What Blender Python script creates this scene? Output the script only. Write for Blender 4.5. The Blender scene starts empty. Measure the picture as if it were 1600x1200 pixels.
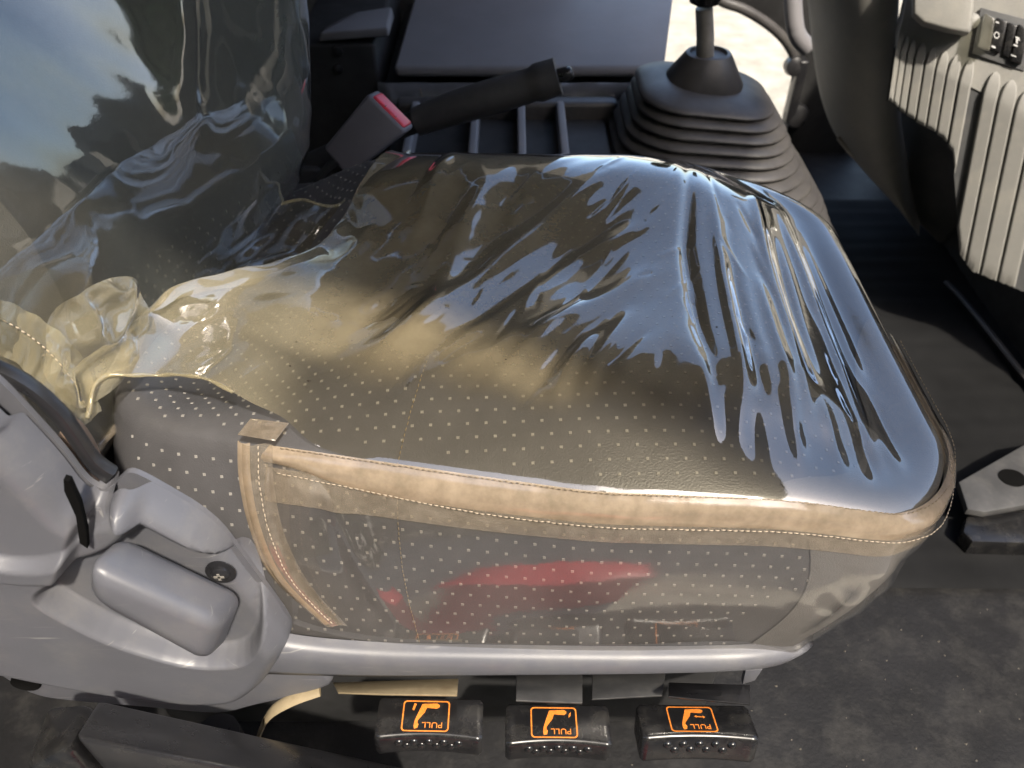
import bpy, bmesh, math, random
from mathutils import Vector, Matrix, noise
random.seed(7)
R = math.radians
S = bpy.context.scene
COL = S.collection

# ------------------------------------------------------------------ camera
FPX = 1256.0                      # focal length in photograph pixels (1600 wide)
PITCH = R(43)
CAM = Vector((0, -.374, .421))
cd = bpy.data.cameras.new('camera'); cam = bpy.data.objects.new('camera', cd); COL.objects.link(cam)
cam.location = CAM; cam.rotation_euler = (R(90) - PITCH, 0, 0)
cd.sensor_width = 36; cd.lens = 36 * FPX / 1600; cd.clip_start = .01; cd.clip_end = 3000
cd.dof.use_dof = True; cd.dof.focus_distance = .62; cd.dof.aperture_fstop = 8.0
S.camera = cam
# ------------------------------------------------------------------ world, sun, exposure
SUN_TO = Vector((.30, -.56, .84)).normalized()
W = bpy.data.worlds.new('World'); S.world = W; W.use_nodes = True
wn = W.node_tree.nodes; bg = wn['Background']
sky = wn.new('ShaderNodeTexSky'); sky.sky_type = 'NISHITA'; sky.sun_disc = False; sky.dust_density = 3.0; sky.air_density = 1.0
sky.sun_elevation = math.asin(SUN_TO.z); sky.sun_rotation = math.atan2(SUN_TO.x, SUN_TO.y)
W.node_tree.links.new(sky.outputs[0], bg.inputs[0]); bg.inputs[1].default_value = .15
sd = bpy.data.lights.new('sun', 'SUN'); sd.energy = 2.8; sd.angle = R(2.2); sd.color = (1, .91, .77)
sun = bpy.data.objects.new('sun', sd); COL.objects.link(sun)
sun.rotation_euler = SUN_TO.to_track_quat('Z', 'Y').to_euler(); sun.location = (0, 0, 6)
S.view_settings.view_transform = 'Standard'; S.view_settings.look = 'None'
S.view_settings.exposure = 1.5; S.view_settings.gamma = 1
S.render.engine = 'CYCLES'
S.cycles.transparent_max_bounces = 16; S.cycles.max_bounces = 10

# ------------------------------------------------------------------ helpers
FV = Vector((0, math.cos(PITCH), -math.sin(PITCH))); UV = Vector((0, math.sin(PITCH), math.cos(PITCH)))
def U(px, py, x=None, y=None, z=None):
    """a point of the place seen at a photograph pixel, at a known x, y or z"""
    D = Vector(((px - 800) / FPX, 0, 0)) + FV + UV * ((600 - py) / FPX)
    if x is not None: t = (x - CAM.x) / D.x
    elif y is not None: t = (y - CAM.y) / D.y
    else: t = (z - CAM.z) / D.z
    return CAM + D * t
def ss(a, b, x):
    t = max(0., min(1., (x - a) / (b - a))); return t * t * (3 - 2 * t)
def lerp(a, b, t): return a + (b - a) * t
def mix3(a, b, t): return Vector(a) * (1 - t) + Vector(b) * t
def nz(x, y, z=0., s=1.): return noise.noise(Vector((x * s, y * s, z * s)))
def poly_at(pts, t):
    """point at parameter 0..1 of a smooth (Catmull-Rom) polyline"""
    n = len(pts) - 1; f = max(0., min(.999999, t)) * n; i = int(f); f -= i
    p = [Vector(pts[max(0, min(n, i + k))]) for k in (-1, 0, 1, 2)]
    return .5 * ((2 * p[1]) + (p[2] - p[0]) * f + (2 * p[0] - 5 * p[1] + 4 * p[2] - p[3]) * f * f + (3 * p[1] - p[0] - 3 * p[2] + p[3]) * f ** 3)
def curve(pts, n):
    """n points evenly spaced by length"""
    q = [poly_at(pts, i / 400) for i in range(401)]
    L = [0.]
    for a, b in zip(q, q[1:]): L.append(L[-1] + (b - a).length)
    out = []; j = 0
    for i in range(n):
        t = L[-1] * i / (n - 1)
        while j < 399 and L[j + 1] < t: j += 1
        d = L[j + 1] - L[j]
        out.append(q[j].lerp(q[j + 1], (t - L[j]) / d if d > 0 else 0))
    return out
def setp(o, label=None, cat=None, group=None, kind=None):
    if label: o['label'] = label
    if cat: o['category'] = cat
    if group: o['group'] = group
    if kind: o['kind'] = kind
    return o
def thing(name, loc, label, cat, group=None):
    o = bpy.data.objects.new(name, None); COL.objects.link(o); o.location = loc; o.empty_display_size = .05
    return setp(o, label, cat, group)
def wloc(o):
    v = Vector(o.location)
    while o.parent: o = o.parent; v = v + Vector(o.location)
    return v
def mesh(name, vs, fs, mat, parent=None, smooth=True, attr=None, angle=None, flip=False):
    vs = [Vector(v) for v in vs]
    lo = Vector([min(v[i] for v in vs) for i in range(3)]); hi = Vector([max(v[i] for v in vs) for i in range(3)])
    c = (lo + hi) / 2
    me = bpy.data.meshes.new(name)
    if flip: fs = [tuple(reversed(f)) for f in fs]
    me.from_pydata([tuple(v - c) for v in vs], [], fs); me.update()
    if smooth:
        me.polygons.foreach_set('use_smooth', [True] * len(me.polygons))
        if angle is not None: me.set_sharp_from_angle(angle=R(angle))
    if attr:
        for k, vals in attr.items():
            a = me.attributes.new(k, 'FLOAT', 'POINT'); a.data.foreach_set('value', vals)
    me.materials.append(mat)
    o = bpy.data.objects.new(name, me); COL.objects.link(o)
    if parent:
        o.parent = parent; o.location = c - wloc(parent)
    else: o.location = c
    return o
def bm_mesh(name, bm, mat, parent=None, smooth=True, angle=35):
    bm.normal_update()
    vs = [v.co.copy() for v in bm.verts]; bm.verts.index_update()
    fs = [tuple(v.index for v in f.verts) for f in bm.faces]; bm.free()
    return mesh(name, vs, fs, mat, parent, smooth, angle=angle)
def grid_faces(nu, nv, wrap_u=False):
    f = []
    for i in range(nu - (0 if wrap_u else 1)):
        k = (i + 1) % nu
        for j in range(nv - 1): f.append((i * nv + j, k * nv + j, k * nv + j + 1, i * nv + j + 1))
    return f
def hexa(name, p, mat, parent=None, bevel=.004, seg=3, taper=None):
    """p: eight corners, four below then four above in the same order"""
    bm = bmesh.new(); v = [bm.verts.new(Vector(q)) for q in p]
    for f in ((3, 2, 1, 0), (4, 5, 6, 7), (0, 1, 5, 4), (1, 2, 6, 5), (2, 3, 7, 6), (3, 0, 4, 7)): bm.faces.new([v[i] for i in f])
    bmesh.ops.recalc_face_normals(bm, faces=bm.faces)
    if bevel: bmesh.ops.bevel(bm, geom=bm.edges[:], offset=bevel, segments=seg, profile=.5, affect='EDGES', clamp_overlap=True)
    return bm_mesh(name, bm, mat, parent, angle=40)
def box(name, lo, hi, mat, parent=None, bevel=.004, seg=3):
    x0, y0, z0 = lo; x1, y1, z1 = hi
    return hexa(name, [(x0, y0, z0), (x1, y0, z0), (x1, y1, z0), (x0, y1, z0), (x0, y0, z1), (x1, y0, z1), (x1, y1, z1), (x0, y1, z1)], mat, parent, bevel, seg)
def prism(name, pts, d, mat, parent=None, bevel=.002, seg=2, smooth_n=0):
    """closed outline pts (3-D, roughly planar) given thickness along vector d, edges bevelled"""
    pts = [Vector(p) for p in pts]
    if smooth_n:
        c = pts + [pts[0]]; n = len(pts); q = []
        ext = [pts[-1]] + c + [pts[1]]
        for i in range(n):
            p = ext[i:i + 4]
            for k in range(smooth_n):
                f = k / smooth_n
                q.append(.5 * ((2 * p[1]) + (p[2] - p[0]) * f + (2 * p[0] - 5 * p[1] + 4 * p[2] - p[3]) * f * f + (3 * p[1] - p[0] - 3 * p[2] + p[3]) * f ** 3))
        pts = q
    d = Vector(d); bm = bmesh.new()
    a = [bm.verts.new(p) for p in pts]; b = [bm.verts.new(p + d) for p in pts]; n = len(pts)
    f1 = bm.faces.new(a); f2 = bm.faces.new(list(reversed(b)))
    for i in range(n): bm.faces.new((a[(i + 1) % n], a[i], b[i], b[(i + 1) % n]))
    bmesh.ops.recalc_face_normals(bm, faces=bm.faces)
    if bevel: bmesh.ops.bevel(bm, geom=list(f1.edges) + list(f2.edges), offset=bevel, segments=seg, profile=.5, affect='EDGES', clamp_overlap=True)
    bmesh.ops.triangulate(bm, faces=[f for f in bm.faces if len(f.verts) > 4])
    return bm_mesh(name, bm, mat, parent, angle=38)
def tube(name, pts, rad, mat, parent=None, n=12, cap=True, flat=1., up=None, data=False):
    """rad: number or list; flat scales the second cross axis"""
    pts = [Vector(p) for p in pts]; vs = []; fs = []
    m = len(pts)
    for i, p in enumerate(pts):
        t = (pts[min(i + 1, m - 1)] - pts[max(i - 1, 0)]).normalized()
        ref = Vector(up) if up else (Vector((0, 0, 1)) if abs(t.z) < .9 else Vector((1, 0, 0)))
        a = t.cross(ref).normalized(); b = a.cross(t).normalized()
        r = rad[i] if isinstance(rad, (list, tuple)) else rad
        for k in range(n):
            an = 2 * math.pi * k / n
            vs.append(p + a * (r * math.cos(an)) + b * (r * flat * math.sin(an)))
    for i in range(m - 1):
        for k in range(n): fs.append((i * n + k, i * n + (k + 1) % n, (i + 1) * n + (k + 1) % n, (i + 1) * n + k))
    if cap:
        fs.append(tuple(reversed(range(n)))); fs.append(tuple((m - 1) * n + k for k in range(n)))
    if data: return vs, fs
    return mesh(name, vs, fs, mat, parent, angle=50)
def lathe(name, c, prof, mat, parent=None, n=28, sx=1., sy=1., axis=None):
    vs = []; m = len(prof); q = Vector(axis).to_track_quat('Z', 'Y') if axis else None
    for k in range(n):
        a = 2 * math.pi * k / n
        for r, z in prof:
            v = Vector((r * sx * math.cos(a), r * sy * math.sin(a), z))
            if q: v = q @ v
            vs.append(Vector(c) + v)
    fs = [tuple(reversed(f)) for f in grid_faces(n, m, True)]
    fs = [(a, b, c_, d) for a, b, c_, d in fs]
    fs.append(tuple(k * m + m - 1 for k in range(n))); fs.append(tuple(reversed([k * m for k in range(n)])))
    fs = [tuple(reversed(f)) if i < len(fs) - 2 else f for i, f in enumerate(fs)]
    return mesh(name, vs, fs, mat, parent, angle=40)
def join_data(parts):
    V = []; Fc = []
    for v, f in parts:
        o = len(V); V += v; Fc += [tuple(i + o for i in q) for q in f]
    return V, Fc
def stitches(name, pts, mat, parent, pitch=.0042, ln=.0030, r=.00045, nrm=(0, -.7, .7), off=.0006):
    L = sum((b - a).length for a, b in zip(pts, pts[1:])); n = max(3, int(L / pitch))
    c = curve(pts, n); parts = []
    nv = Vector(nrm).normalized()
    for a, b in zip(c, c[1:]):
        t = (b - a).normalized(); j = Vector((random.uniform(-1, 1), random.uniform(-1, 1), random.uniform(-1, 1))) * .00018
        q = a + nv * off + j
        parts.append(tube('', [q, q + t * ln * .5 + nv * r * .7, q + t * ln], [r * .6, r, r * .6], None, n=5, data=True))
    o = mesh(name, *join_data(parts), mat, parent); o['kind'] = 'stuff'
    return o

# ------------------------------------------------------------------ materials
def mat(name, col, rough=.5, spec=.5, metal=0., var=.15, vscale=30., bump=.0, bscale=400., coat=0., dust=None, rvar=.1, scratch=None):
    m = bpy.data.materials.new(name); m.use_nodes = True
    nt = m.node_tree; N = nt.nodes; L = nt.links; b = N['Principled BSDF']
    b.inputs['Roughness'].default_value = rough; b.inputs['Metallic'].default_value = metal
    b.inputs['Specular IOR Level'].default_value = spec; b.inputs['Coat Weight'].default_value = coat
    tc = N.new('ShaderNodeTexCoord')
    n1 = N.new('ShaderNodeTexNoise'); n1.inputs['Scale'].default_value = vscale; n1.inputs['Detail'].default_value = 6; n1.inputs['Roughness'].default_value = .65
    L.new(tc.outputs['Object'], n1.inputs['Vector'])
    r = N.new('ShaderNodeValToRGB'); e = r.color_ramp.elements
    c = Vector(col[:3])
    e[0].position = .3; e[1].position = .7
    e[0].color = (*(c * (1 - var)), 1); e[1].color = (*(c * (1 + var)), 1)
    L.new(n1.outputs[0], r.inputs[0]); out = r.outputs[0]
    if dust:
        dc, amt, sc = dust
        n3 = N.new('ShaderNodeTexNoise'); n3.inputs['Scale'].default_value = sc; n3.inputs['Detail'].default_value = 9; n3.inputs['Roughness'].default_value = .75
        L.new(tc.outputs['Object'], n3.inputs['Vector'])
        mr = N.new('ShaderNodeMapRange'); mr.inputs[1].default_value = .48; mr.inputs[2].default_value = .72; mr.inputs[4].default_value = amt
        L.new(n3.outputs[0], mr.inputs[0])
        mx = N.new('ShaderNodeMixRGB'); mx.inputs[2].default_value = (*dc, 1)
        L.new(mr.outputs[0], mx.inputs[0]); L.new(out, mx.inputs[1]); out = mx.outputs[0]
    if scratch:
        mp = N.new('ShaderNodeMapping'); mp.inputs['Scale'].default_value = (14, 60, 420); mp.inputs['Rotation'].default_value = (.3, .9, .4)
        L.new(tc.outputs['Object'], mp.inputs[0])
        ns = N.new('ShaderNodeTexNoise'); ns.inputs['Scale'].default_value = 1.; ns.inputs['Detail'].default_value = 2
        L.new(mp.outputs[0], ns.inputs['Vector'])
        ms = N.new('ShaderNodeMapRange'); ms.inputs[1].default_value = .70; ms.inputs[2].default_value = .76; ms.inputs[4].default_value = .45
        L.new(ns.outputs[0], ms.inputs[0])
        mx2 = N.new('ShaderNodeMixRGB'); mx2.inputs[2].default_value = (*scratch, 1)
        L.new(ms.outputs[0], mx2.inputs[0]); L.new(out, mx2.inputs[1]); out = mx2.outputs[0]
    L.new(out, b.inputs['Base Color'])
    if rvar:
        mr2 = N.new('ShaderNodeMapRange'); mr2.inputs[3].default_value = max(.02, rough - rvar); mr2.inputs[4].default_value = min(1, rough + rvar)
        n4 = N.new('ShaderNodeTexNoise'); n4.inputs['Scale'].default_value = vscale * 1.7; n4.inputs['Detail'].default_value = 5
        L.new(tc.outputs['Object'], n4.inputs['Vector']); L.new(n4.outputs[0], mr2.inputs[0]); L.new(mr2.outputs[0], b.inputs['Roughness'])
    if bump:
        n2 = N.new('ShaderNodeTexNoise'); n2.inputs['Scale'].default_value = bscale; n2.inputs['Detail'].default_value = 3
        L.new(tc.outputs['Object'], n2.inputs['Vector'])
        bp = N.new('ShaderNodeBump'); bp.inputs['Strength'].default_value = bump; bp.inputs['Distance'].default_value = .001
        L.new(n2.outputs[0], bp.inputs['Height']); L.new(bp.outputs[0], b.inputs['Normal'])
    return m
def vinyl(name, clear=(.93, .91, .84), haze=(.40, .34, .22), h0=.10, h1=.8, rough=.045, boost=1.9, attr=None, nscale=14., dirt=.0, pale=None):
    """clear thin sheet: what is behind shows through it, sheen on top, haze where the film is yellowed"""
    m = bpy.data.materials.new(name); m.use_nodes = True
    nt = m.node_tree; N = nt.nodes; L = nt.links; N.remove(N['Principled BSDF']); out = N['Material Output']
    tc = N.new('ShaderNodeTexCoord')
    tr = N.new('ShaderNodeBsdfTransparent'); tr.inputs[0].default_value = (*clear, 1)
    df = N.new('ShaderNodeBsdfDiffuse'); tl = N.new('ShaderNodeBsdfTranslucent')
    no = N.new('ShaderNodeTexNoise'); no.inputs['Scale'].default_value = nscale; no.inputs['Detail'].default_value = 7; no.inputs['Roughness'].default_value = .6
    L.new(tc.outputs['Object'], no.inputs['Vector'])
    cr = N.new('ShaderNodeValToRGB'); c = Vector(haze)
    cr.color_ramp.elements[0].position = .3; cr.color_ramp.elements[1].position = .72
    cr.color_ramp.elements[0].color = (*(c * .84), 1); cr.color_ramp.elements[1].color = (*(c * 1.1), 1)
    L.new(no.outputs[0], cr.inputs[0]); hz = cr.outputs[0]
    if pale:
        pa_ = N.new('ShaderNodeAttribute'); pa_.attribute_name = 'pale'
        pm = N.new('ShaderNodeMixRGB'); pm.inputs[2].default_value = (*pale, 1); L.new(pa_.outputs['Fac'], pm.inputs[0]); L.new(hz, pm.inputs[1]); hz = pm.outputs[0]
    L.new(hz, df.inputs[0]); L.new(hz, tl.inputs[0])
    dm = N.new('ShaderNodeMixShader'); dm.inputs[0].default_value = .3; L.new(df.outputs[0], dm.inputs[1]); L.new(tl.outputs[0], dm.inputs[2])
    hm = N.new('ShaderNodeMixShader')
    if attr:
        at = N.new('ShaderNodeAttribute'); at.attribute_name = attr
        mr = N.new('ShaderNodeMapRange'); mr.inputs[3].default_value = h0; mr.inputs[4].default_value = h1
        L.new(at.outputs['Fac'], mr.inputs[0])
        ad = N.new('ShaderNodeMath'); ad.operation = 'MULTIPLY_ADD'
        n5 = N.new('ShaderNodeTexNoise'); n5.inputs['Scale'].default_value = nscale * 3; n5.inputs['Detail'].default_value = 8; n5.inputs['Roughness'].default_value = .7
        L.new(tc.outputs['Object'], n5.inputs['Vector'])
        m6 = N.new('ShaderNodeMapRange'); m6.inputs[1].default_value = .3; m6.inputs[2].default_value = .7; m6.inputs[3].default_value = .85; m6.inputs[4].default_value = 1.15
        L.new(n5.outputs[0], m6.inputs[0])
        ad.operation = 'MULTIPLY'; ad.use_clamp = True
        L.new(mr.outputs[0], ad.inputs[0]); L.new(m6.outputs[0], ad.inputs[1]); L.new(ad.outputs[0], hm.inputs[0])
    else:
        m6 = N.new('ShaderNodeMapRange'); m6.inputs[1].default_value = .35; m6.inputs[2].default_value = .7; m6.inputs[3].default_value = h0; m6.inputs[4].default_value = h1
        L.new(no.outputs[0], m6.inputs[0]); L.new(m6.outputs[0], hm.inputs[0])
    L.new(tr.outputs[0], hm.inputs[1]); L.new(dm.outputs[0], hm.inputs[2])
    gl = N.new('ShaderNodeBsdfGlossy'); gl.inputs[0].default_value = (1, 1, 1, 1)
    rr = N.new('ShaderNodeMapRange'); rr.inputs[1].default_value = .3; rr.inputs[2].default_value = .75; rr.inputs[3].default_value = rough * .6; rr.inputs[4].default_value = rough * 1.9
    n7 = N.new('ShaderNodeTexNoise'); n7.inputs['Scale'].default_value = nscale * 1.6; n7.inputs['Detail'].default_value = 6
    L.new(tc.outputs['Object'], n7.inputs['Vector']); L.new(n7.outputs[0], rr.inputs[0]); L.new(rr.outputs[0], gl.inputs['Roughness'])
    # fine irregularity of the film
    n8 = N.new('ShaderNodeTexNoise'); n8.inputs['Scale'].default_value = 90; n8.inputs['Detail'].default_value = 4
    L.new(tc.outputs['Object'], n8.inputs['Vector'])
    bp = N.new('ShaderNodeBump'); bp.inputs['Strength'].default_value = .03; bp.inputs['Distance'].default_value = .002
    L.new(n8.outputs[0], bp.inputs['Height']); L.new(bp.outputs[0], gl.inputs['Normal'])
    # two-sided Schlick reflectance of a thin sheet
    ge = N.new('ShaderNodeNewGeometry'); dt = N.new('ShaderNodeVectorMath'); dt.operation = 'DOT_PRODUCT'
    L.new(ge.outputs['Incoming'], dt.inputs[0]); L.new(bp.outputs[0], dt.inputs[1])
    ab = N.new('ShaderNodeMath'); ab.operation = 'ABSOLUTE'; L.new(dt.outputs['Value'], ab.inputs[0])
    om = N.new('ShaderNodeMath'); om.operation = 'SUBTRACT'; om.inputs[0].default_value = 1; om.use_clamp = True; L.new(ab.outputs[0], om.inputs[1])
    p5 = N.new('ShaderNodeMath'); p5.operation = 'POWER'; p5.inputs[1].default_value = 5; L.new(om.outputs[0], p5.inputs[0])
    fr = N.new('ShaderNodeMath'); fr.operation = 'MULTIPLY_ADD'; fr.inputs[1].default_value = .957; fr.inputs[2].default_value = .043; L.new(p5.outputs[0], fr.inputs[0])
    mu = N.new('ShaderNodeMath'); mu.operation = 'MULTIPLY'; mu.use_clamp = True; mu.inputs[1].default_value = boost
    L.new(fr.outputs[0], mu.inputs[0])
    fm = N.new('ShaderNodeMixShader'); L.new(mu.outputs[0], fm.inputs[0]); L.new(hm.outputs[0], fm.inputs[1]); L.new(gl.outputs[0], fm.inputs[2])
    L.new(fm.outputs[0], out.inputs['Surface'])
    return m
M = {}
M['seat_vinyl'] = mat('seat vinyl', (.066, .064, .067), .40, .4, var=.12, bump=.25, bscale=700)
M['dot'] = mat('raised dot', (.20, .19, .175), .55, .4, var=.2)
M['seat_fabric'] = mat('woven seat fabric', (.125, .12, .118), .85, .2, var=.1, bump=.6, bscale=900)
M['film'] = vinyl('clear film over cushion', haze=(.275, .226, .142), h0=.05, h1=.76, attr='stain', rough=.042, boost=3.2, pale=(.52, .455, .31))
M['film_side'] = vinyl('clear film skirt', clear=(.94, .925, .90), haze=(.33, .31, .295), h0=.06, h1=.18, rough=.06, boost=2.6)
M['film_back'] = vinyl('clear film over backrest', haze=(.165, .17, .15), h0=.18, h1=.85, attr='stain', rough=.05, boost=3.0)
M['film_loose'] = vinyl('loose yellowed film', clear=(.95, .91, .78), haze=(.66, .585, .40), h0=.22, h1=.42, rough=.07, boost=2.4)
M['tape'] = vinyl('tan seam tape', clear=(.9, .8, .62), haze=(.58, .465, .345), h0=.48, h1=.60, rough=.12, boost=1.8, nscale=70)
M['tape_clear'] = vinyl('clear seam allowance', clear=(.9, .84, .74), haze=(.44, .38, .31), h0=.26, h1=.36, rough=.1, boost=1.6, nscale=150)
M['thread'] = mat('pale thread', (.42, .35, .27), .8, .2)
M['thread_dark'] = mat('brown thread', (.22, .17, .11), .8, .2)
M['grey_trim'] = mat('grey moulded plastic', (.100, .102, .117), .40, .45, var=.06, vscale=12, bump=.12, bscale=1600, dust=((.20, .19, .175), .3, 18), scratch=(.30, .29, .28))
M['black_plastic'] = mat('black plastic', (.010, .010, .011), .26, .5, var=.25, dust=((.07, .065, .055), .3, 60))
M['black_metal'] = mat('black painted metal', (.016, .016, .018), .3, .5, var=.25, dust=((.04, .037, .033), .35, 22))
M['rubber'] = mat('black rubber', (.056, .053, .053), .42, .45, var=.2, bump=.2, bscale=300, dust=((.13, .12, .10), .3, 20))
M['slab'] = mat('slate plastic', (.175, .17, .18), .55, .35, var=.08, vscale=8, bump=.4, bscale=800)
M['mid_vinyl'] = mat('dark wrapped vinyl', (.09, .093, .105), .22, .6, var=.2, coat=.6)
M['dark'] = mat('near black plastic', (.026, .026, .027), .6, .3, var=.3)
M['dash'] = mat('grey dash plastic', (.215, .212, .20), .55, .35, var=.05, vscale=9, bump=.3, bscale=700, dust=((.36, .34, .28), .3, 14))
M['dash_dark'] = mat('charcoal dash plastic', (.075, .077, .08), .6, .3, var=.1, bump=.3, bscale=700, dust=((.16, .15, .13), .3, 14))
M['buckle'] = mat('grey buckle plastic', (.13, .125, .145), .5, .4, var=.07, bump=.2, bscale=900)
M['red'] = mat('red plastic', (.62, .035, .06), .35, .5, var=.06)
M['steel'] = mat('worn steel', (.30, .28, .25), .38, .5, metal=.25, var=.25)
M['tan_metal'] = mat('tan painted steel', (.28, .225, .14), .5, .4, var=.2, dust=((.16, .11, .06), .6, 35))
M['grey_metal'] = mat('dusty grey steel', (.065, .065, .067), .55, .4, metal=.2, var=.25, dust=((.13, .125, .115), .5, 35))
M['foam'] = mat('brown foam', (.24, .17, .12), .9, .1, var=.25, bump=.6, bscale=200)
M['orange'] = mat('orange print', (.66, .20, .03), .4, .45, var=.30, vscale=500)
M['white_print'] = mat('white print', (.55, .55, .55), .5, .3)
M['smoke'] = vinyl('clear switch guard', clear=(.8, .8, .74), haze=(.5, .48, .4), h0=.1, h1=.3, rough=.08, boost=2)
M['hole'] = mat('painted hole black', (.004, .004, .004), .9, .05, rvar=0)  # near-black pieces laid on surfaces; shade inside the holes put into colour
M['floor'] = mat('dusty black floor mat', (.009, .009, .010), .6, .22, var=.35, vscale=14, bump=.5, bscale=260, dust=((.05, .048, .045), .45, 24))
M['mat_black'] = mat('black rubber mat', (.010, .0102, .0108), .75, .12, var=.3, vscale=10)
M['ground'] = mat('pale gravel ground', (.33, .305, .25), .95, .1, var=.25, vscale=8, bump=.5, bscale=60)
M['cab'] = mat('cab lining', (.16, .155, .145), .8, .2, var=.1)

# ------------------------------------------------------------------ setting
FZ = -.42
def sheet(name, pts, m):
    o = mesh(name, pts, [tuple(range(len(pts)))], m, smooth=False); o['kind'] = 'structure'; return o
g = 400
sheet('ground', [(-g, -g, -1.3), (g, -g, -1.3), (g, g, -1.3), (-g, g, -1.3)], M['ground'])
f = box('cab_floor', (-.75, -.30, FZ - .05), (1.15, 1.36, FZ), M['floor'], bevel=.01); f['kind'] = 'structure'
# cab shell round the seat: roof, rear wall, firewall under the windscreen
f = prism('cab_roof', [(-.80, -.44, 1.0), (.12, -.46, 1.0), (.30, -.53, 1.0), (.44, -.63, 1.0), (.56, -.70, 1.0), (.74, -.74, 1.0), (.76, .98, 1.0), (.14, .98, 1.0), (.14, 1.36, 1.0), (-.80, 1.36, 1.0)], (0, 0, .05), M['cab'], bevel=.02); f['kind'] = 'structure'  # unseen roof; outline stretched and cut back to shape shade and sky reflections
f = box('cab_rear_wall', (-.80, -.30, FZ), (-.76, 1.42, 1.0), M['cab'], bevel=.01); f['kind'] = 'structure'
f = box('cab_far_side_wall', (-.755, 1.365, FZ), (.12, 1.40, .998), M['cab'], bevel=.01); f['kind'] = 'structure'
f = box('cab_front_wall', (1.16, -.30, FZ), (1.2, 1.36, .35), M['cab'], bevel=.01); f['kind'] = 'structure'

# ------------------------------------------------------------------ seat cushion shape
X0, X1, Y1 = -.33, .336, .450
def y_near(x):
    return -.014 + (max(0, .06 - x)) * .17 - max(0, x - .06) * .05 + .10 * ss(.24, .34, x) * max(0, x - .24)
def y_far(x):
    return Y1 - .035 * ss(.12, .33, x) - .03 * ss(-.1, -.33, x)
def rim_dist(x, y):
    """distance inside the cushion's rim (rounded rectangle with uneven sides)"""
    yc = (y_near(x) + y_far(x)) / 2; hy = (y_far(x) - y_near(x)) / 2
    xc = (X0 + X1) / 2; hx = (X1 - X0) / 2
    rr = .085
    qx = abs(x - xc) - (hx - rr); qy = abs(y - yc) - (hy - rr)
    return -(math.hypot(max(qx, 0), max(qy, 0)) + min(max(qx, qy), 0) - rr)
def rim_z(x): return -.022 - .020 * ss(.16, .33, x) + .004 * ss(.05, -.2, x)
def top_z(x, y, film=0):
    d = max(0., rim_dist(x, y))
    e = min(1., d / lerp(.125, .125, ss(.14, .30, y))); k_ = lerp(.03, .30, ss(.10, .30, y)); roll = (1 - k_) * math.sin(math.pi / 2 * e) + k_ * math.sqrt(max(0, 1 - (1 - min(1, d / .03)) ** 2)) * (1 - ss(.0, .3, y) * .0)
    z = rim_z(x) + lerp(.043, .062, ss(.08, .38, y)) * roll
    z -= .030 * ss(.10, .34, x) * ss(0, .06, d)
    z -= .050 * ss(-.06, -.30, x) * ss(0, .08, d)
    if not film: z -= .034 * ss(-.13, -.28, x) * ss(.16, .30, y)
    z -= .020 * math.exp(-((y - .23) / .12) ** 2) * (.45 + .55 * ss(.22, .02, x)) * ss(0, .1, d)
    return z
def rim_loop(n, inset=0.):
    """closed rim outline by marching rays from the middle"""
    c = Vector(((X0 + X1) / 2, .21)); out = []
    for i in range(n):
        a = 2 * math.pi * i / n; dx, dy = math.cos(a), math.sin(a); lo, hi = 0., .6
        for _ in range(26):
            m_ = (lo + hi) / 2
            if rim_dist(c.x + dx * m_, c.y + dy * m_) > inset: lo = m_
            else: hi = m_
        out.append(Vector((c.x + dx * lo, c.y + dy * lo)))
    return out, c
def side_pt(p, c, t):
    """wall below the rim point p: t 0 at the rim, 1 at the base"""
    d = (p - c); dn = d.normalized()
    z = lerp(rim_z(p.x), -.190, t)
    bulge = .010 * math.sin(math.pi * min(1, t * 1.1)) - .006 * t
    fr = ss(.15, .32, p.x)
    q = p + dn * bulge; q.x -= fr * (.055 * t ** 1.4)
    w_ = ss(.13, .06, p.y) * ss(.34, .26, p.x)
    q.y = lerp(q.y - .012 * t * ss(.2, .0, p.y), -.040 - .004 * math.sin(math.pi * t), w_ * t)
    return Vector((q.x, q.y, z))

seat = thing('driver_seat', (0, .2, FZ), 'driver seat with dotted charcoal upholstery, grey plastic side trim and three black pull levers', 'seat')
N = 320; loop, cc = rim_loop(N)
vs = []; KT = 46; KS = 22
for p in loop:
    for k in range(KS, 0, -1): vs.append(side_pt(p, cc, k / KS))
    for k in range(KT):
        s = 1 - (k / (KT - 1)) ** 1.0 * .985
        q = cc + (p - cc) * s; vs.append(Vector((q.x, q.y, top_z(q.x, q.y))))
nv = KS + KT
fs = grid_faces(N, nv, True); fs.append(tuple(i * nv + nv - 1 for i in range(N)))
cushion = mesh('cushion', vs, fs, M['seat_vinyl'], seat)
cushion['label'] = 'charcoal dotted seat cushion'
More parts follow.
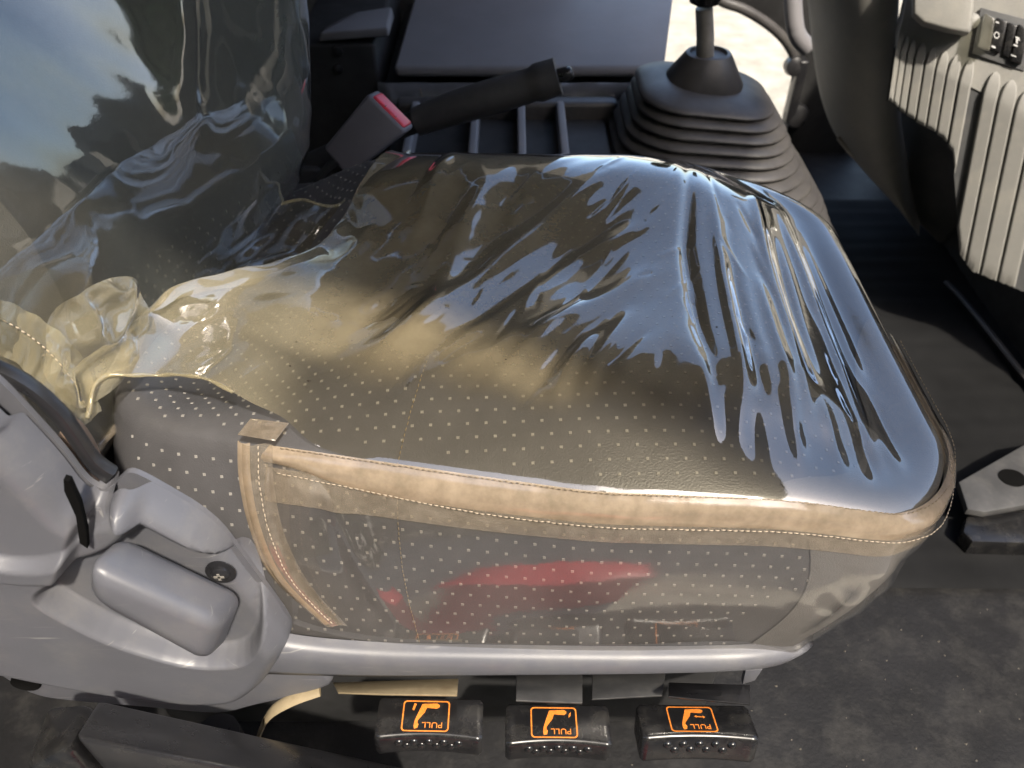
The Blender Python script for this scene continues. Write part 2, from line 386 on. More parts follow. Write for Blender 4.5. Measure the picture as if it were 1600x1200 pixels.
# raised dots of the upholstery
def pads(pts, size, h):
    V = []; Fc = []
    for c, n_ in pts:
        n_ = n_.normalized(); t = n_.cross(Vector((0, 1, 0)) if abs(n_.y) < .8 else Vector((0, 0, 1))).normalized(); b = n_.cross(t)
        o = len(V); s = size / 2
        for (i, j) in ((-1, -1), (1, -1), (1, 1), (-1, 1)): V.append(c + t * i * s + b * j * s - n_ * .0003)
        for (i, j) in ((-1, -1), (1, -1), (1, 1), (-1, 1)): V.append(c + t * i * s * .8 + b * j * s * .8 + n_ * h)
        Fc += [(o + 4, o + 5, o + 6, o + 7)] + [(o + i, o + (i + 1) % 4, o + 4 + (i + 1) % 4, o + 4 + i) for i in range(4)]
    return V, Fc
pp = []
row = 0; y = -.03
while y < .43:
    x = -.325 + (.0068 if row % 2 else 0)
    while x < .32:
        d = rim_dist(x, y)
        if d > .012 and not (d < .055 and x > .255):
            e = .003; n_ = Vector((-(top_z(x + e, y) - top_z(x - e, y)) / (2 * e), -(top_z(x, y + e) - top_z(x, y - e)) / (2 * e), 1))
            pp.append((Vector((x, y, top_z(x, y))), n_))
        x += .0136
    row += 1; y += .0096
near = sorted([p for p in loop if p.y < .06], key=lambda p: p.x)
def near_at(x):
    for a, b in zip(near, near[1:]):
        if a.x <= x <= b.x: return a.lerp(b, (x - a.x) / (b.x - a.x))
    return None
for r_ in range(1, 15):
    x = -.31 + (.0068 if r_ % 2 else 0)
    while x < .205 + .03 * math.sin(r_ * .4):
        p = near_at(x)
        if p is not None:
            a = side_pt(p, cc, r_ / 15); b = side_pt(p, cc, r_ / 15 + .02); tv = b - a
            pp.append((a, Vector((0, -1, 0)) - tv.normalized() * tv.normalized().dot(Vector((0, -1, 0)))))
        x += .0136
o = mesh('dots', *pads(pp, .0025, .0005), M['dot'], cushion, smooth=False); o['kind'] = 'stuff'
# corner panel of plain fabric at the front and seams
def side_patch(i0, i1, t0, t1, off, fr):
    pass
seam_x = -.083
c1 = []
for k in range(16):
    p = near_at(seam_x - .004 * k / 15 + .01 * (k / 15)); a = side_pt(p, cc, .04 + .92 * k / 15); c1.append(a + Vector((0, -.0012, 0)))
stitches('seam_stitching', c1, M['thread_dark'], cushion, nrm=(0, -1, 0))
c2 = []
for k in range(12):
    yy = .01 + k * .009; xx = seam_x + .002 * k; c2.append(Vector((xx, yy, top_z(xx, yy) + .0008)))
stitches('seam_stitching', c2, M['thread_dark'], cushion, nrm=(0, -.4, .9))
vs = []; A = 26; B = 16
fp = [p for p in loop if p.x > .20 and p.y < .20]; fp.sort(key=lambda p: math.atan2(p.y - cc.y, p.x - cc.x))
for i in range(A):
    f_ = i / (A - 1) * (len(fp) - 1); j = min(int(f_), len(fp) - 2); p = fp[j].lerp(fp[j + 1], f_ - j)
    for k in range(B):
        t = .03 + .95 * k / (B - 1); v = side_pt(p, cc, t); dn = (p - cc).normalized(); sl = .018 * math.sin(3 * t) * (1 - i / (A - 1)) if i < 4 else 0
        vs.append(v + Vector((dn.x, dn.y, 0)) * .0016 + Vector((sl, 0, 0)))
mesh('corner_panel', vs, grid_faces(A, B), M['seat_fabric'], cushion)

vs = []; A = 40; B = 14
for i in range(A):
    f_ = i / (A - 1) * (len(fp) - 1); j = min(int(f_), len(fp) - 2); p = fp[j].lerp(fp[j + 1], f_ - j)
    for k in range(B):
        q = cc + (p - cc) * (1 - .155 * k / (B - 1) * math.sin(math.pi * min(1, max(0, .06 + f_ / (len(fp) - 1) * .9))) ** .6); vs.append(Vector((q.x, q.y, top_z(q.x, q.y) + .0012)))
mesh('corner_top_panel', vs, grid_faces(A, B), M['seat_fabric'], cushion)
# ------------------------------------------------------------------ backrest
FARX = sorted([(q.z, q.x) for q in (U(a, b, y=.425) for a, b in ((470, -230), (482, -110), (489, 0), (495, 75), (497, 150), (492, 205), (478, 255), (452, 295), (425, 330), (380, 380)))])
def far_x(z):
    for (a, b), (c, d) in zip(FARX, FARX[1:]):
        if a <= z <= c: return b + (d - b) * ss(a, c, z) * .5 + (d - b) * .5 * (z - a) / (c - a)
    return FARX[0][1] if z < FARX[0][0] else FARX[-1][1]
def back_x(y, z):
    g_ = ss(.17, .405, y)
    x = -.322 + .15 * (min(y, .3) - .1) - .08 * z - .20 * max(0, z - .13) + .016 * math.exp(-((z - .12) / .14) ** 2)
    x = lerp(x, far_x(z) - .004, g_)
    x -= .16 * max(0, (y - .40) / .05) ** 2 + .05 * max(0, (.02 - y) / .05) ** 2
    x -= .05 * ss(-.05, -.12, z)
    return x
vs = []; A = 70; B = 70
for i in range(A):
    yy = lerp(-.06, .462, i / (A - 1))
    for j in range(B): zz = lerp(-.14, .50, j / (B - 1)); vs.append(Vector((back_x(yy, zz) - .006, yy, zz)))
fs = grid_faces(A, B); o_ = len(vs)
for i in range(A):
    yy = lerp(-.06, .462, i / (A - 1))
    for j in range(B): zz = lerp(-.14, .50, j / (B - 1)); vs.append(Vector((-.50 - .1 * zz, yy, zz)))
fs += [tuple(reversed([q + o_ for q in f_])) for f_ in grid_faces(A, B)]
bd = [i * B for i in range(A)] + [(A - 1) * B + j for j in range(1, B)] + [i * B + B - 1 for i in range(A - 2, -1, -1)] + [j for j in range(B - 2, 0, -1)]
for a, b in zip(bd, bd[1:] + bd[:1]): fs.append((a, a + o_, b + o_, b))
back = mesh('backrest', vs, fs, M['seat_vinyl'], seat); back['label'] = 'charcoal seat backrest'
# woven fabric border on the near side of the backrest
vs = []
for i in range(24):
    for j in range(50):
        yy = lerp(-.055, .085, i / 23) ; zz = lerp(-.10, .40, j / 49); yy += (.05 * ss(.06, -.08, zz)) * i / 23
        vs.append(Vector((back_x(yy, zz) - .0035, yy, zz)))
mesh('fabric_border', vs, grid_faces(24, 50), M['seat_fabric'], back)
pp = []
for r_ in range(14):
    for c_ in range(16):
        yy = .15 + c_ * .0146 + (.0068 if r_ % 2 else 0); zz = -.10 + r_ * .0103
        pp.append((Vector((back_x(yy, zz) - .0055, yy, zz)), Vector((1, -.1, .1))))
o = mesh('dots', *pads(pp, .0030, .0006), M['dot'], back, smooth=False); o['kind'] = 'stuff'

# ------------------------------------------------------------------ clear cover over the cushion
cover = thing('cushion_cover', (0, .2, 0), 'glossy clear plastic cover stretched over the seat cushion, yellowed and wrinkled toward the back', 'seat cover')
def P2(px, py, z=0.): return U(px, py, z=z)
RIDGES = []   # (plan points, height, width)
def ridge(pts, h, w): h *= 1.35 if pts[0][0] > 1060 else 1.; RIDGES.append(([P2(a, b, .01) for a, b in pts], h, w))
# long pulls running from the bunched rear corner to the front
ridge([(470, 650), (640, 530), (800, 400), (945, 305)], .0055, .011)
ridge([(560, 640), (700, 545), (860, 430), (1000, 330)], -.0035, .012)
ridge([(620, 560), (690, 460), (740, 350), (760, 290)], .0035, .010)
ridge([(440, 610), (600, 480), (700, 370)], -.003, .016)
ridge([(700, 655), (800, 580), (905, 480)], .0035, .007)
ridge([(760, 660), (850, 600), (915, 530)], -.003, .007)
ridge([(850, 665), (885, 590), (920, 530)], .0032, .006)
ridge([(930, 670), (960, 610), (1000, 560)], .0025, .007)
ridge([(640, 650), (740, 600), (800, 560)], .002, .006)
ridge([(990, 670), (1030, 600), (1050, 540)], -.0025, .009)
ridge([(470, 600), (560, 560), (690, 520)], .0025, .010)
ridge([(650, 250), (600, 330), (520, 430)], .0035, .010)
ridge([(720, 245), (690, 300), (640, 400)], .002, .009)
ridge([(520, 655), (700, 590), (860, 520), (1010, 440)], .0032, .010)
ridge([(480, 570), (600, 470), (720, 370), (800, 300)], .0042, .012)
ridge([(640, 600), (780, 500), (900, 410), (1010, 370)], .0028, .008)
ridge([(560, 520), (640, 440), (690, 380)], -.003, .010)
ridge([(820, 280), (780, 360), (720, 450)], -.0025, .012)
ridge([(800, 640), (880, 560), (960, 500)], -.0022, .006)
ridge([(900, 650), (930, 580), (985, 500)], .0024, .006)
# loose folds along the front roll
ridge([(1075, 270), (1068, 400), (1090, 520), (1115, 600)], -.0042, .007)
ridge([(1110, 330), (1130, 440), (1150, 540), (1170, 660)], .0040, .0065)
ridge([(1140, 420), (1165, 520), (1195, 620)], -.0030, .006)
ridge([(1175, 290), (1200, 390), (1240, 500), (1275, 640)], .0042, .007)
ridge([(1210, 350), (1250, 470), (1290, 580)], -.0034, .006)
ridge([(1190, 430), (1215, 520), (1255, 640)], .003, .006)
ridge([(1215, 290), (1270, 390), (1330, 520), (1370, 630)], .0042, .007)
ridge([(1290, 440), (1330, 540), (1375, 640)], -.003, .006)
ridge([(1260, 330), (1340, 470), (1410, 610)], .0034, .007)
ridge([(1350, 500), (1400, 580), (1440, 660)], -.0025, .006)
ridge([(1225, 590), (1262, 680), (1285, 750)], .0022, .006)
ridge([(1325, 560), (1380, 660), (1405, 735)], -.0022, .006)
ridge([(1160, 600), (1190, 690), (1205, 755)], -.0020, .007)
ridge([(1290, 600), (1335, 690), (1350, 750)], .0018, .006)
ridge([(1090, 560), (1110, 650), (1125, 720)], .0020, .008)
ridge([(1400, 600), (1440, 680), (1450, 730)], .0020, .007)
ridge([(1010, 560), (1040, 640), (1060, 700)], .0016, .010)
rr_ = random.Random(4)
for k in range(70):
    a, b = rr_.uniform(520, 1180), rr_.uniform(270, 640); l_ = rr_.uniform(25, 90); an = R(rr_.gauss(-40, 16)) if a < 1050 else R(rr_.gauss(68, 12))
    ridge([(a, b), (a + l_ * math.cos(an), b + l_ * math.sin(an))], rr_.choice((-1, 1)) * rr_.uniform(.0003, .0009), rr_.uniform(.0018, .0036))
RB = [(min(p.x for p in r_[0]) - 3 * r_[2], max(p.x for p in r_[0]) + 3 * r_[2], min(p.y for p in r_[0]) - 3 * r_[2], max(p.y for p in r_[0]) + 3 * r_[2]) for r_ in RIDGES]
def ridge_z(x, y):
    s = 0.
    for (pts, h, w), bb in zip(RIDGES, RB):
        if x < bb[0] or x > bb[1] or y < bb[2] or y > bb[3]: continue
        best = 9.; bt = 0; n = len(pts) - 1
        for i in range(n):
            ax, ay = pts[i].x, pts[i].y; bx, by = pts[i + 1].x - ax, pts[i + 1].y - ay
            t = max(0, min(1, ((x - ax) * bx + (y - ay) * by) / (bx * bx + by * by)))
            d = math.hypot(x - ax - bx * t, y - ay - by * t)
            if d < best: best = d; bt = (i + t) / n
        if best < w * 3: s += h * math.exp(-(best / w) ** 2) * math.sin(math.pi * min(1, max(0, bt * .96 + .02))) ** .7
    return s
def cover_z(x, y):
    d = rim_dist(x, y)
    z = top_z(x, y, 1) + .0035 + .003 * ss(.02, .07, d)
    inn = ss(.035, .09, d)
    z += ridge_z(x, y) * ss(.012, .06, d)
    # fine pull lines turned along the tension direction
    a = x * .75 + y * .66; b = -x * .66 + y * .75
    z += inn * (.0012 * nz(a * 7, b * 34) + .0004 * nz(a * 14, b * 70, 3)) * ss(.25, .05, x)
    z += inn * .0016 * nz(x * 16 + y * 6, y * 6, 7)
    # loose film lifted over the hollow at the back
    lift = ss(-.10, -.24, x)
    z += lift * (.040 + .010 * nz(x * 9, y * 9, 5) + .0022 * abs(nz(x * 24, y * 24, 9)))
    return z
NEAR = [(135, 652, .02), (160, 590, .03), (205, 596, .02), (260, 610, .0), (330, 655, -.02), (400, 683, -.022), (452, 694, -.022)]
near_pts = [U(a, b, z=c) for a, b, c in NEAR]
xs = [-.14 + .05 * k for k in range(8)] + [.235]
rimpts = [Vector((near_at(x).x, near_at(x).y, 0)) for x in xs]
cor = sorted([p for p in loop if p.x > .245 and p.y < .04], key=lambda p: math.atan2(p.y - cc.y, p.x - cc.x))
mid = len(cor) * 2 // 3
rimpts = [Vector((p.x, p.y, rim_z(p.x))) for p in rimpts]
near_pts += rimpts + [Vector((p.x, p.y, rim_z(p.x))) for p in cor[2:mid:4]]
front_pts = [Vector((p.x, p.y, 0)) for p in cor[mid - 1::4]]
fr = sorted([p for p in loop if p.x > .2 and p.y >= .04], key=lambda p: math.atan2(p.y - cc.y, p.x - cc.x))
front_pts += [Vector((p.x, p.y, 0)) for p in fr[::4] if math.atan2(p.y - cc.y, p.x - cc.x) < .62]
fl = sorted([p for p in loop if p.y > .3 and p.x < front_pts[-1].x - .001], key=lambda p: p.x)
rear_px = [(135, 652, .02), (190, 540, .03), (235, 485, .045), (330, 455, .03), (430, 432, .01), (520, 370, .0), (575, 315, -.005), (622, 250, .0)]
rear_pts = [U(a, b, z=c) for a, b, c in rear_px]
far0 = rear_pts[-1]
far_pts = [far0] + [Vector((p.x, p.y, 0)) for p in fl if p.x > far0.x + .02][::4] + [front_pts[-1]]
if (near_pts[-1] - front_pts[0]).length > 1e-6: near_pts.append(front_pts[0])
def flat(l): return list(l)
NU, NVV = 360, 230
cn = curve(flat(near_pts), NU); cf = curve(flat(far_pts), NU); cl = curve(flat(rear_pts), NVV); crr = curve(flat(front_pts), NVV)
vs = []; stain = []; pale = []
for i in range(NU):
    u = i / (NU - 1)
    for j in range(NVV):
        v = j / (NVV - 1)
        p = cn[i] * (1 - v) + cf[i] * v + cl[j] * (1 - u) + crr[j] * u - (cn[0] * (1 - u) * (1 - v) + cn[-1] * u * (1 - v) + cf[0] * (1 - u) * v + cf[-1] * u * v)
        x, y = p.x, p.y
        z = lerp(p.z + .004 * nz(x * 30, y * 30, 2), cover_z(x, y), max(ss(0, .20, u), ss(.5, 1, v)))
        if rim_dist(x, y) > .004 and u < .25: z = max(z, top_z(x, y) + .0035)
        # near hem bunches up at the rear corner
        kd = math.hypot(x + .335, y - .07); z += .0035 * math.sin(kd * 150 + 3 * nz(x * 20, y * 20)) * math.exp(-(kd / .08) ** 2)
        vs.append(Vector((x, y, z)))
        d = rim_dist(x, y)
        s_ = ss(.045, .095, d + .015 * nz(x * 20, y * 20)) * (.8 + .2 * ss(.12, -.10, x)) * (1 - .25 * ss(.08, .24, x))
        s_ = max(s_ * (1 - .5 * ss(-.12, -.2, x)), .42 * ss(-.14, -.2, x)); s_ = max(s_, .9 * ss(.30, .37, y) * ss(.15, -.05, x))
        stain.append(s_); pale.append(.9 * ss(-.10, -.21, x + .03 * nz(x * 12, y * 12)) * ss(.36, .24, y))
top = mesh('top_sheet', vs, grid_faces(NU, NVV), M['film'], cover, attr={'stain': stain, 'pale': pale})
TOPEDGE = [vs[k * NVV].copy() for k in range(0, 80, 2)]
# skirt down the near side and round the front corner
sk = [near_at(-.176 + .0205 * k) for k in range(21)]; sk = [p for p in sk if p is not None and p.x < .236]
sk += cor[2::2] + [p for p in fr[::3] if p.y < .30]
skc = curve([Vector((p.x, p.y, 0)) for p in sk], 260)
def skirt(i, t, off=.005):
    p = Vector((skc[i].x, skc[i].y)); v = side_pt(p, cc, t); dn = (p - cc).normalized()
    w = .0016 * nz(v.x * 10, v.z * 14, 2) + .0045 * ss(.18, .27, v.x) * nz(v.x * 40 + v.z * 25, v.z * 30 - v.y * 20, 4)
    w += .003 * math.exp(-((v.x + .135 - .06 * (v.z + .02) / -.17) / .010) ** 2)
    o_ = off + w * math.sin(math.pi * min(1, t * 1.2)) + .002 * t
    return v + Vector((dn.x * o_, min(dn.y, 0) * o_ + 0, 0))
vs = []; B = 60
for i in range(260):
    wob = .006 * nz(i * .05, 3) + .010 * math.exp(-((i - 170) / 22) ** 2)
    for k in range(B): v = skirt(i, k / (B - 1) * (1 + wob)); vs.append(v)
side = mesh('side_skirt', vs, grid_faces(260, B), M['film_side'], cover, flip=True)
# seam binding along the rim: tan tape, clear allowance under it, stitches
def band(name, t0, t1, off, m, i0=0, i1=225, taper=None, nb=8, puff=.0015):
    vs = []; n = i1 - i0
    for i in range(i0, i1):
        f_ = (i - i0) / (n - 1); tt = taper(f_) if taper else 1
        for k in range(nb):
            s = k / (nb - 1); t = lerp(t0, t1, s) * tt if t1 > t0 else 0
            v = skirt(i, max(0, t), off * (.25 + .75 * ss(0, .35, s) if t0 == 0 else 1) + puff * math.sin(math.pi * s) * (1 + .4 * nz(i * .11, k * .4)))
            if t < 0:
                pass
            z_extra = -t0 * 0
            vs.append(v + Vector((0, 0, .006 * (1 - s) * (1 if t0 == 0 else 0))))
    return mesh(name, vs, grid_faces(n, nb), m, cover, flip=True)
band('binding_tape', 0, .098, .0068, M['tape'], taper=lambda f_: .30 + .70 * ss(0, .14, f_), puff=.0024)
band('seam_allowance', .05, .19, .0060, M['tape_clear'], puff=.0006)
st = [skirt(i, .092 * (.55 + .45 * ss(0, 60, i)), .0105) for i in range(4, 220, 3)]
stitches('binding_stitching', st, M['thread'], cover, nrm=(0, -1, .3))
st = [skirt(i, 0, .006) + Vector((0, .001, .0075)) for i in range(4, 222, 3)]
stitches('binding_stitching', st, M['thread_dark'], cover, nrm=(0, -.5, .8), r=.0004)
# end strap hanging down the side
sl = [U(a, b, y=c) for a, b, c in ((374, 680, .010), (376, 740, -.004), (392, 815, -.016), (425, 890, -.024), (500, 962, -.030))]
sr = [U(a, b, y=c) for a, b, c in ((428, 688, .004), (430, 750, -.010), (447, 830, -.022), (485, 905, -.030), (545, 972, -.034))]
cl_, cr_ = curve(sl, 40), curve(sr, 40); vs = []
for i in range(40):
    for k in range(9):
        s = k / 8; vs.append(cl_[i].lerp(cr_[i], s) + Vector((0, -.004 - .003 * math.sin(math.pi * s) - .002 * math.sin(2 * math.pi * s), 0)))
mesh('end_strap', vs, grid_faces(40, 9), M['tape_clear'], cover)
ev = [cl_[i].lerp(cr_[i], s) + Vector((0, -.0052 - .003 * math.sin(math.pi * s / .36) * .6, 0)) for i in range(40) for s in (0, .09, .18, .27, .36)]
mesh('strap_edging', ev, grid_faces(40, 5), M['tape'], cover)
stitches('strap_stitching', [cl_[i].lerp(cr_[i], .62) + Vector((0, -.0066, 0)) for i in range(0, 40, 2)], M['thread'], cover, nrm=(0, -1, .2))
sp = [U(a, b, z=.006) for a, b in ((392, 655), (452, 662), (430, 690), (372, 680))]
prism('hem_tab', sp, (0, 0, .0012), M['tape_clear'], cover, bevel=.0004)
# rolled hem of the free rear edge
hp = [vs[int(i * NU * .30 / 39) * NVV] + Vector((0, -.0005, .0005)) for i in range(40)] if False else [p for p in TOPEDGE]
tube('rolled_hem', hp, [.0015 + .0004 * math.sin(i * .9) for i in range(40)], M['film_loose'], cover, n=8)

# ------------------------------------------------------------------ clear cover over the backrest
bcover = thing('backrest_cover', (-.3, .2, -.02), 'glossy clear plastic cover over the seat backrest, dusty with a bunched lower hem', 'seat cover')
vs = []; stain = []; A = 170; B = 170
def bk(yy, zz):
    x = back_x(yy, zz) + .004
    a = yy * .6 + zz * .8
    x += .006 * nz(yy * 8 + zz * 4, zz * 5, 11) * ss(.0, .12, zz) + .0022 * nz(yy * 22 + zz * 12, zz * 9 - yy * 6, 2) + .0006 * nz(yy * 60 + zz * 30, zz * 20, 6)
    x += .010 * math.exp(-((yy - .27 - .35 * (zz - .2)) / .018) ** 2) * ss(.08, .2, zz)
    return x
for i in range(A):
    yy = lerp(-.07, .455, i / (A - 1))
    zb = -.055 + .02 * ss(.2, 0, yy)
    for j in range(B):
        zz = lerp(zb, .49, j / (B - 1)); vs.append(Vector((bk(yy, zz), yy, zz)))
        stain.append(max(0, min(1, .55 + .5 * nz(yy * 7, zz * 7, 8) - .6 * ss(.17, .05, yy) + .15 * ss(.1, 0, zz))))
mesh('front_sheet', vs, grid_faces(A, B), M['film_back'], bcover, attr={'stain': stain})
hp = [Vector((bk(lerp(.01, .455, i / 60), -.055 + .02 * ss(.2, 0, lerp(.01, .455, i / 60))) + .001, lerp(.01, .455, i / 60), -.055 + .02 * ss(.2, 0, lerp(.01, .455, i / 60)))) for i in range(61)]
tube('lower_piping', hp, [.0032 + .0007 * math.sin(i * 1.7) for i in range(61)], M['tape_clear'], bcover, n=8)
hp2 = [Vector((bk(.453, z_) + .0005, .454, z_)) for z_ in [lerp(-.055, .49, i / 40) for i in range(41)]]
tube('edge_piping', hp2, .0025, M['tape_clear'], bcover, n=8)
# bunched bag of loose film at the lower corner
def bag(name, c, a, b, n_, m, seed, amp, parent, nu=60, nv_=60, curl=.0):
    vs = []
    for i in range(nu):
        for j in range(nv_):
            s, t = i / (nu - 1) * 2 - 1, j / (nv_ - 1) * 2 - 1
            s, t = s * math.sqrt(1 - t * t / 2), t * math.sqrt(1 - s * s / 2); e = max(0, 1 - (s * s + t * t) ** 2)
            w = amp * (.7 * nz(s * 1.3, t * 1.3, seed) + 1.0 * (1 - abs(nz(s * 1.5 + .3, t * 1.5, seed + 5)) * 2.4) + .08 * nz(s * 5, t * 5, seed))
            p = Vector(c) + Vector(a) * s * (1 + .12 * nz(t * 2, seed)) + Vector(b) * t * (1 + .12 * nz(s * 2, seed + 3)) + Vector(n_) * (w * (.35 + .65 * e) + curl * (s * s + t * t))
            vs.append(p)
    return mesh(name, vs, grid_faces(nu, nv_), m, parent)
bag('bunched_corner', U(155, 530, x=-.288), (.012, .052, .0), (.004, -.010, .048), (1, -.25, .2), M['film_loose'], 3.3, .011, bcover)
hq = [U(a, b, x=c) for a, b, c in ((-40, 485, -.335), (20, 515, -.325), (70, 555, -.318), (105, 600, -.312), (128, 650, -.308))]
hu = [U(a, b, x=c) for a, b, c in ((-40, 455, -.335), (30, 480, -.322), (90, 520, -.312), (130, 570, -.306), (150, 640, -.304))]
hl = [U(a, b, x=c) for a, b, c in ((-40, 540, -.332), (10, 560, -.325), (60, 600, -.318), (95, 630, -.312), (125, 665, -.308))]
cu_, cl2 = curve(hu, 40), curve(hl, 40); vs = []
for i in range(40):
    for k in range(8): vs.append(cu_[i].lerp(cl2[i], k / 7) + Vector((.004 + .003 * nz(i * .3, k * .5), -.002, .002 * nz(i * .25, k * .4, 4))))
mesh('hem_flap', vs, grid_faces(40, 8), M['film_loose'], bcover)
stitches('hem_stitching', [p + Vector((.007, -.003, .002)) for p in curve(hq, 30)], M['thread'], bcover, nrm=(1, -.3, .2), r=.0006)
# clear sheet folded into the gap on the far side
gp = [(430, 322, -.02), (470, 312, -.015), (530, 320, -.01), (600, 262, .0), (640, 236, .0)]
gq = [(290, 455, -.02), (360, 440, -.02), (440, 425, -.03), (520, 380, -.03), (580, 330, -.03)]
ga = curve([U(a, b, z=c + .014) for a, b, c in gp], 50); gb = curve([U(a, b, z=c + .006) for a, b, c in gq], 50); vs = []
for i in range(50):
    for k in range(30):
        s = k / 29; vs.append(ga[i].lerp(gb[i], s) + Vector((0, 0, -.008 * math.sin(math.pi * s) + .006 * nz(i * .10, s * 3, 2) + .003 * nz(i * .25, s * 7, 5))))
mesh('tucked_sheet', vs, grid_faces(50, 30), vinyl('clear tucked film', h0=.05, h1=.12, rough=.06, boost=2.6), bcover)
tube('tucked_edge', ga, .0016, M['film_loose'], bcover, n=6)

# ------------------------------------------------------------------ grey side trim
def sdpoly(p, poly):
    d = 1e9; inside = False; n = len(poly)
    for i in range(n):
        ax, ay = poly[i]; bx, by = poly[(i + 1) % n]
        ex, ey = bx - ax, by - ay; wx, wy = p[0] - ax, p[1] - ay
        t = max(0, min(1, (wx * ex + wy * ey) / (ex * ex + ey * ey)))
        d = min(d, math.hypot(wx - ex * t, wy - ey * t))
        if (ay > p[1]) != (by > p[1]) and p[0] < (bx - ax) * (p[1] - ay) / (by - ay) + ax: inside = not inside
    return d if inside else -d
YT = -.068
def xz(pts, y=-.038): return [(q.x, q.z) for q in (U(a, b, y=y) for a, b in pts)]
def rounded(poly, it=2):
    for _ in range(it):
        q = []
        for a, b in zip(poly, poly[1:] + poly[:1]):
            q += [(a[0] * .78 + b[0] * .22, a[1] * .78 + b[1] * .22), (a[0] * .22 + b[0] * .78, a[1] * .22 + b[1] * .78)]
        poly = q
    return poly
OUT = rounded(xz([(-90, 520), (0, 592), (50, 645), (100, 700), (135, 748), (162, 765), (182, 752), (200, 734), (225, 742), (335, 806), (385, 872), (452, 962), (458, 985), (425, 1035), (385, 1062), (290, 1062), (150, 1042), (-90, 990)]))
POC = rounded(xz([(128, 800), (150, 775), (205, 796), (300, 848), (375, 895), (405, 945), (412, 985), (385, 1020), (300, 1022), (180, 985), (95, 940), (60, 915), (110, 880)], -.056))
hubc = U(-20, 800, y=-.078); hubr = .072
x0 = min(p[0] for p in OUT); x1 = max(p[0] for p in OUT); z0 = min(p[1] for p in OUT); z1 = max(p[1] for p in OUT)
from mathutils.geometry import delaunay_2d_cdt
def resample(poly, n):
    q = poly + [poly[0]]; L = [0.]
    for a, b in zip(q, q[1:]): L.append(L[-1] + math.dist(a, b))
    out = []; j = 0
    for i in range(n):
        t = L[-1] * i / n
        while L[j + 1] < t: j += 1
        f_ = (t - L[j]) / (L[j + 1] - L[j]); out.append((q[j][0] + (q[j + 1][0] - q[j][0]) * f_, q[j][1] + (q[j + 1][1] - q[j][1]) * f_))
    return out
NB = 420; bl = resample(OUT, NB); P2D = [Vector(p) for p in bl]
for off in (.0008, .002, .0036, .0055, .0078):
    for i in range(NB):
        a, b = bl[i - 1], bl[(i + 1) % NB]; tx, tz_ = b[0] - a[0], b[1] - a[1]; l_ = math.hypot(tx, tz_); nx_, nz_ = -tz_ / l_, tx / l_
        for sg in (1, -1):
            c = (bl[i][0] + nx_ * off * sg, bl[i][1] + nz_ * off * sg); d = sdpoly(c, OUT)
            if abs(d - off) < .0002: P2D.append(Vector(c)); break
pl = resample(POC, 300); PB = []
for off in (-.0045, -.003, -.0015, 0., .0015, .003, .0045, .006):
    for i in range(300):
        a, b = pl[i - 1], pl[(i + 1) % 300]; tx, tz_ = b[0] - a[0], b[1] - a[1]; l_ = math.hypot(tx, tz_)
        for sg in (1, -1):
            c = (pl[i][0] - tz_ / l_ * off * sg, pl[i][1] + tx / l_ * off * sg)
            if abs(sdpoly(c, POC) - off) < .0002 and sdpoly(c, OUT) > .0096: P2D.append(Vector(c)); break
cell = .0018; gx_ = x0
while gx_ < x1:
    gz_ = z0
    while gz_ < z1:
        if sdpoly((gx_, gz_), OUT) > .0096 and not -.0055 < sdpoly((gx_, gz_), POC) < .007: P2D.append(Vector((gx_, gz_)))
        gz_ += cell
    gx_ += cell
r_ = delaunay_2d_cdt(P2D, [(i, (i + 1) % NB) for i in range(NB)], [], 1, 1e-6)
vs = []
for p in r_[0]:
    x, z = p; d = max(0., sdpoly((x, z), OUT))
    t = min(1, d / .018); h = .030 * math.sqrt(max(0, 1 - (1 - t) ** 2))
    dp = sdpoly((x, z), POC); h -= .020 * ss(-.003, .0045, dp)
    rh = math.hypot(x - hubc.x, z - hubc.z)
    h += .014 * ss(.083, .072, rh) - .010 * ss(.060, .053, rh)
    vs.append(Vector((x, YT + .030 - h, z)))
fs = [tuple(f_) for f_ in r_[2]]
used = list(range(len(vs))); rm = {k: k for k in used}
trim = mesh('side_trim', [vs[k] for k in used], [tuple(rm[k] for k in f_) for f_ in fs], M['grey_trim'], seat, flip=False)
trim['label'] = 'grey moulded plastic side trim'
# body of the trim behind that face
prism('trim_backing', [Vector((a, YT + .029, b)) for a, b in OUT], (0, .004, 0), M['grey_trim'], trim, bevel=0)
# slot
sc = [U(a, b, y=YT - .002) for a, b in ((103, 742), (112, 745), (128, 780), (138, 822), (140, 850), (128, 842), (122, 800), (104, 760))]
prism('slot', [p + Vector((0, -.0035, 0)) for p in sc], (0, .004, 0), M['hole'], trim, bevel=0)
# lower shell with the bolt hole
LOW = [U(a, b, y=-.052) for a, b in ((-60, 985), (150, 1020), (440, 1020), (520, 1066), (470, 1088), (400, 1105), (340, 1117), (230, 1108), (110, 1098), (60, 1090), (20, 1072), (-60, 1015))]
low = prism('lower_shell', LOW, (0, .035, 0), M['grey_trim'], trim, bevel=.006, seg=4, smooth_n=4)
hc = U(40, 1068, y=-.0535); lathe('bolt_hole', hc, [(.0001, .0), (.009, .0), (.0115, .001), (.0125, -.003)], M['hole'], trim, axis=(0, -1, 0), sy=.95)
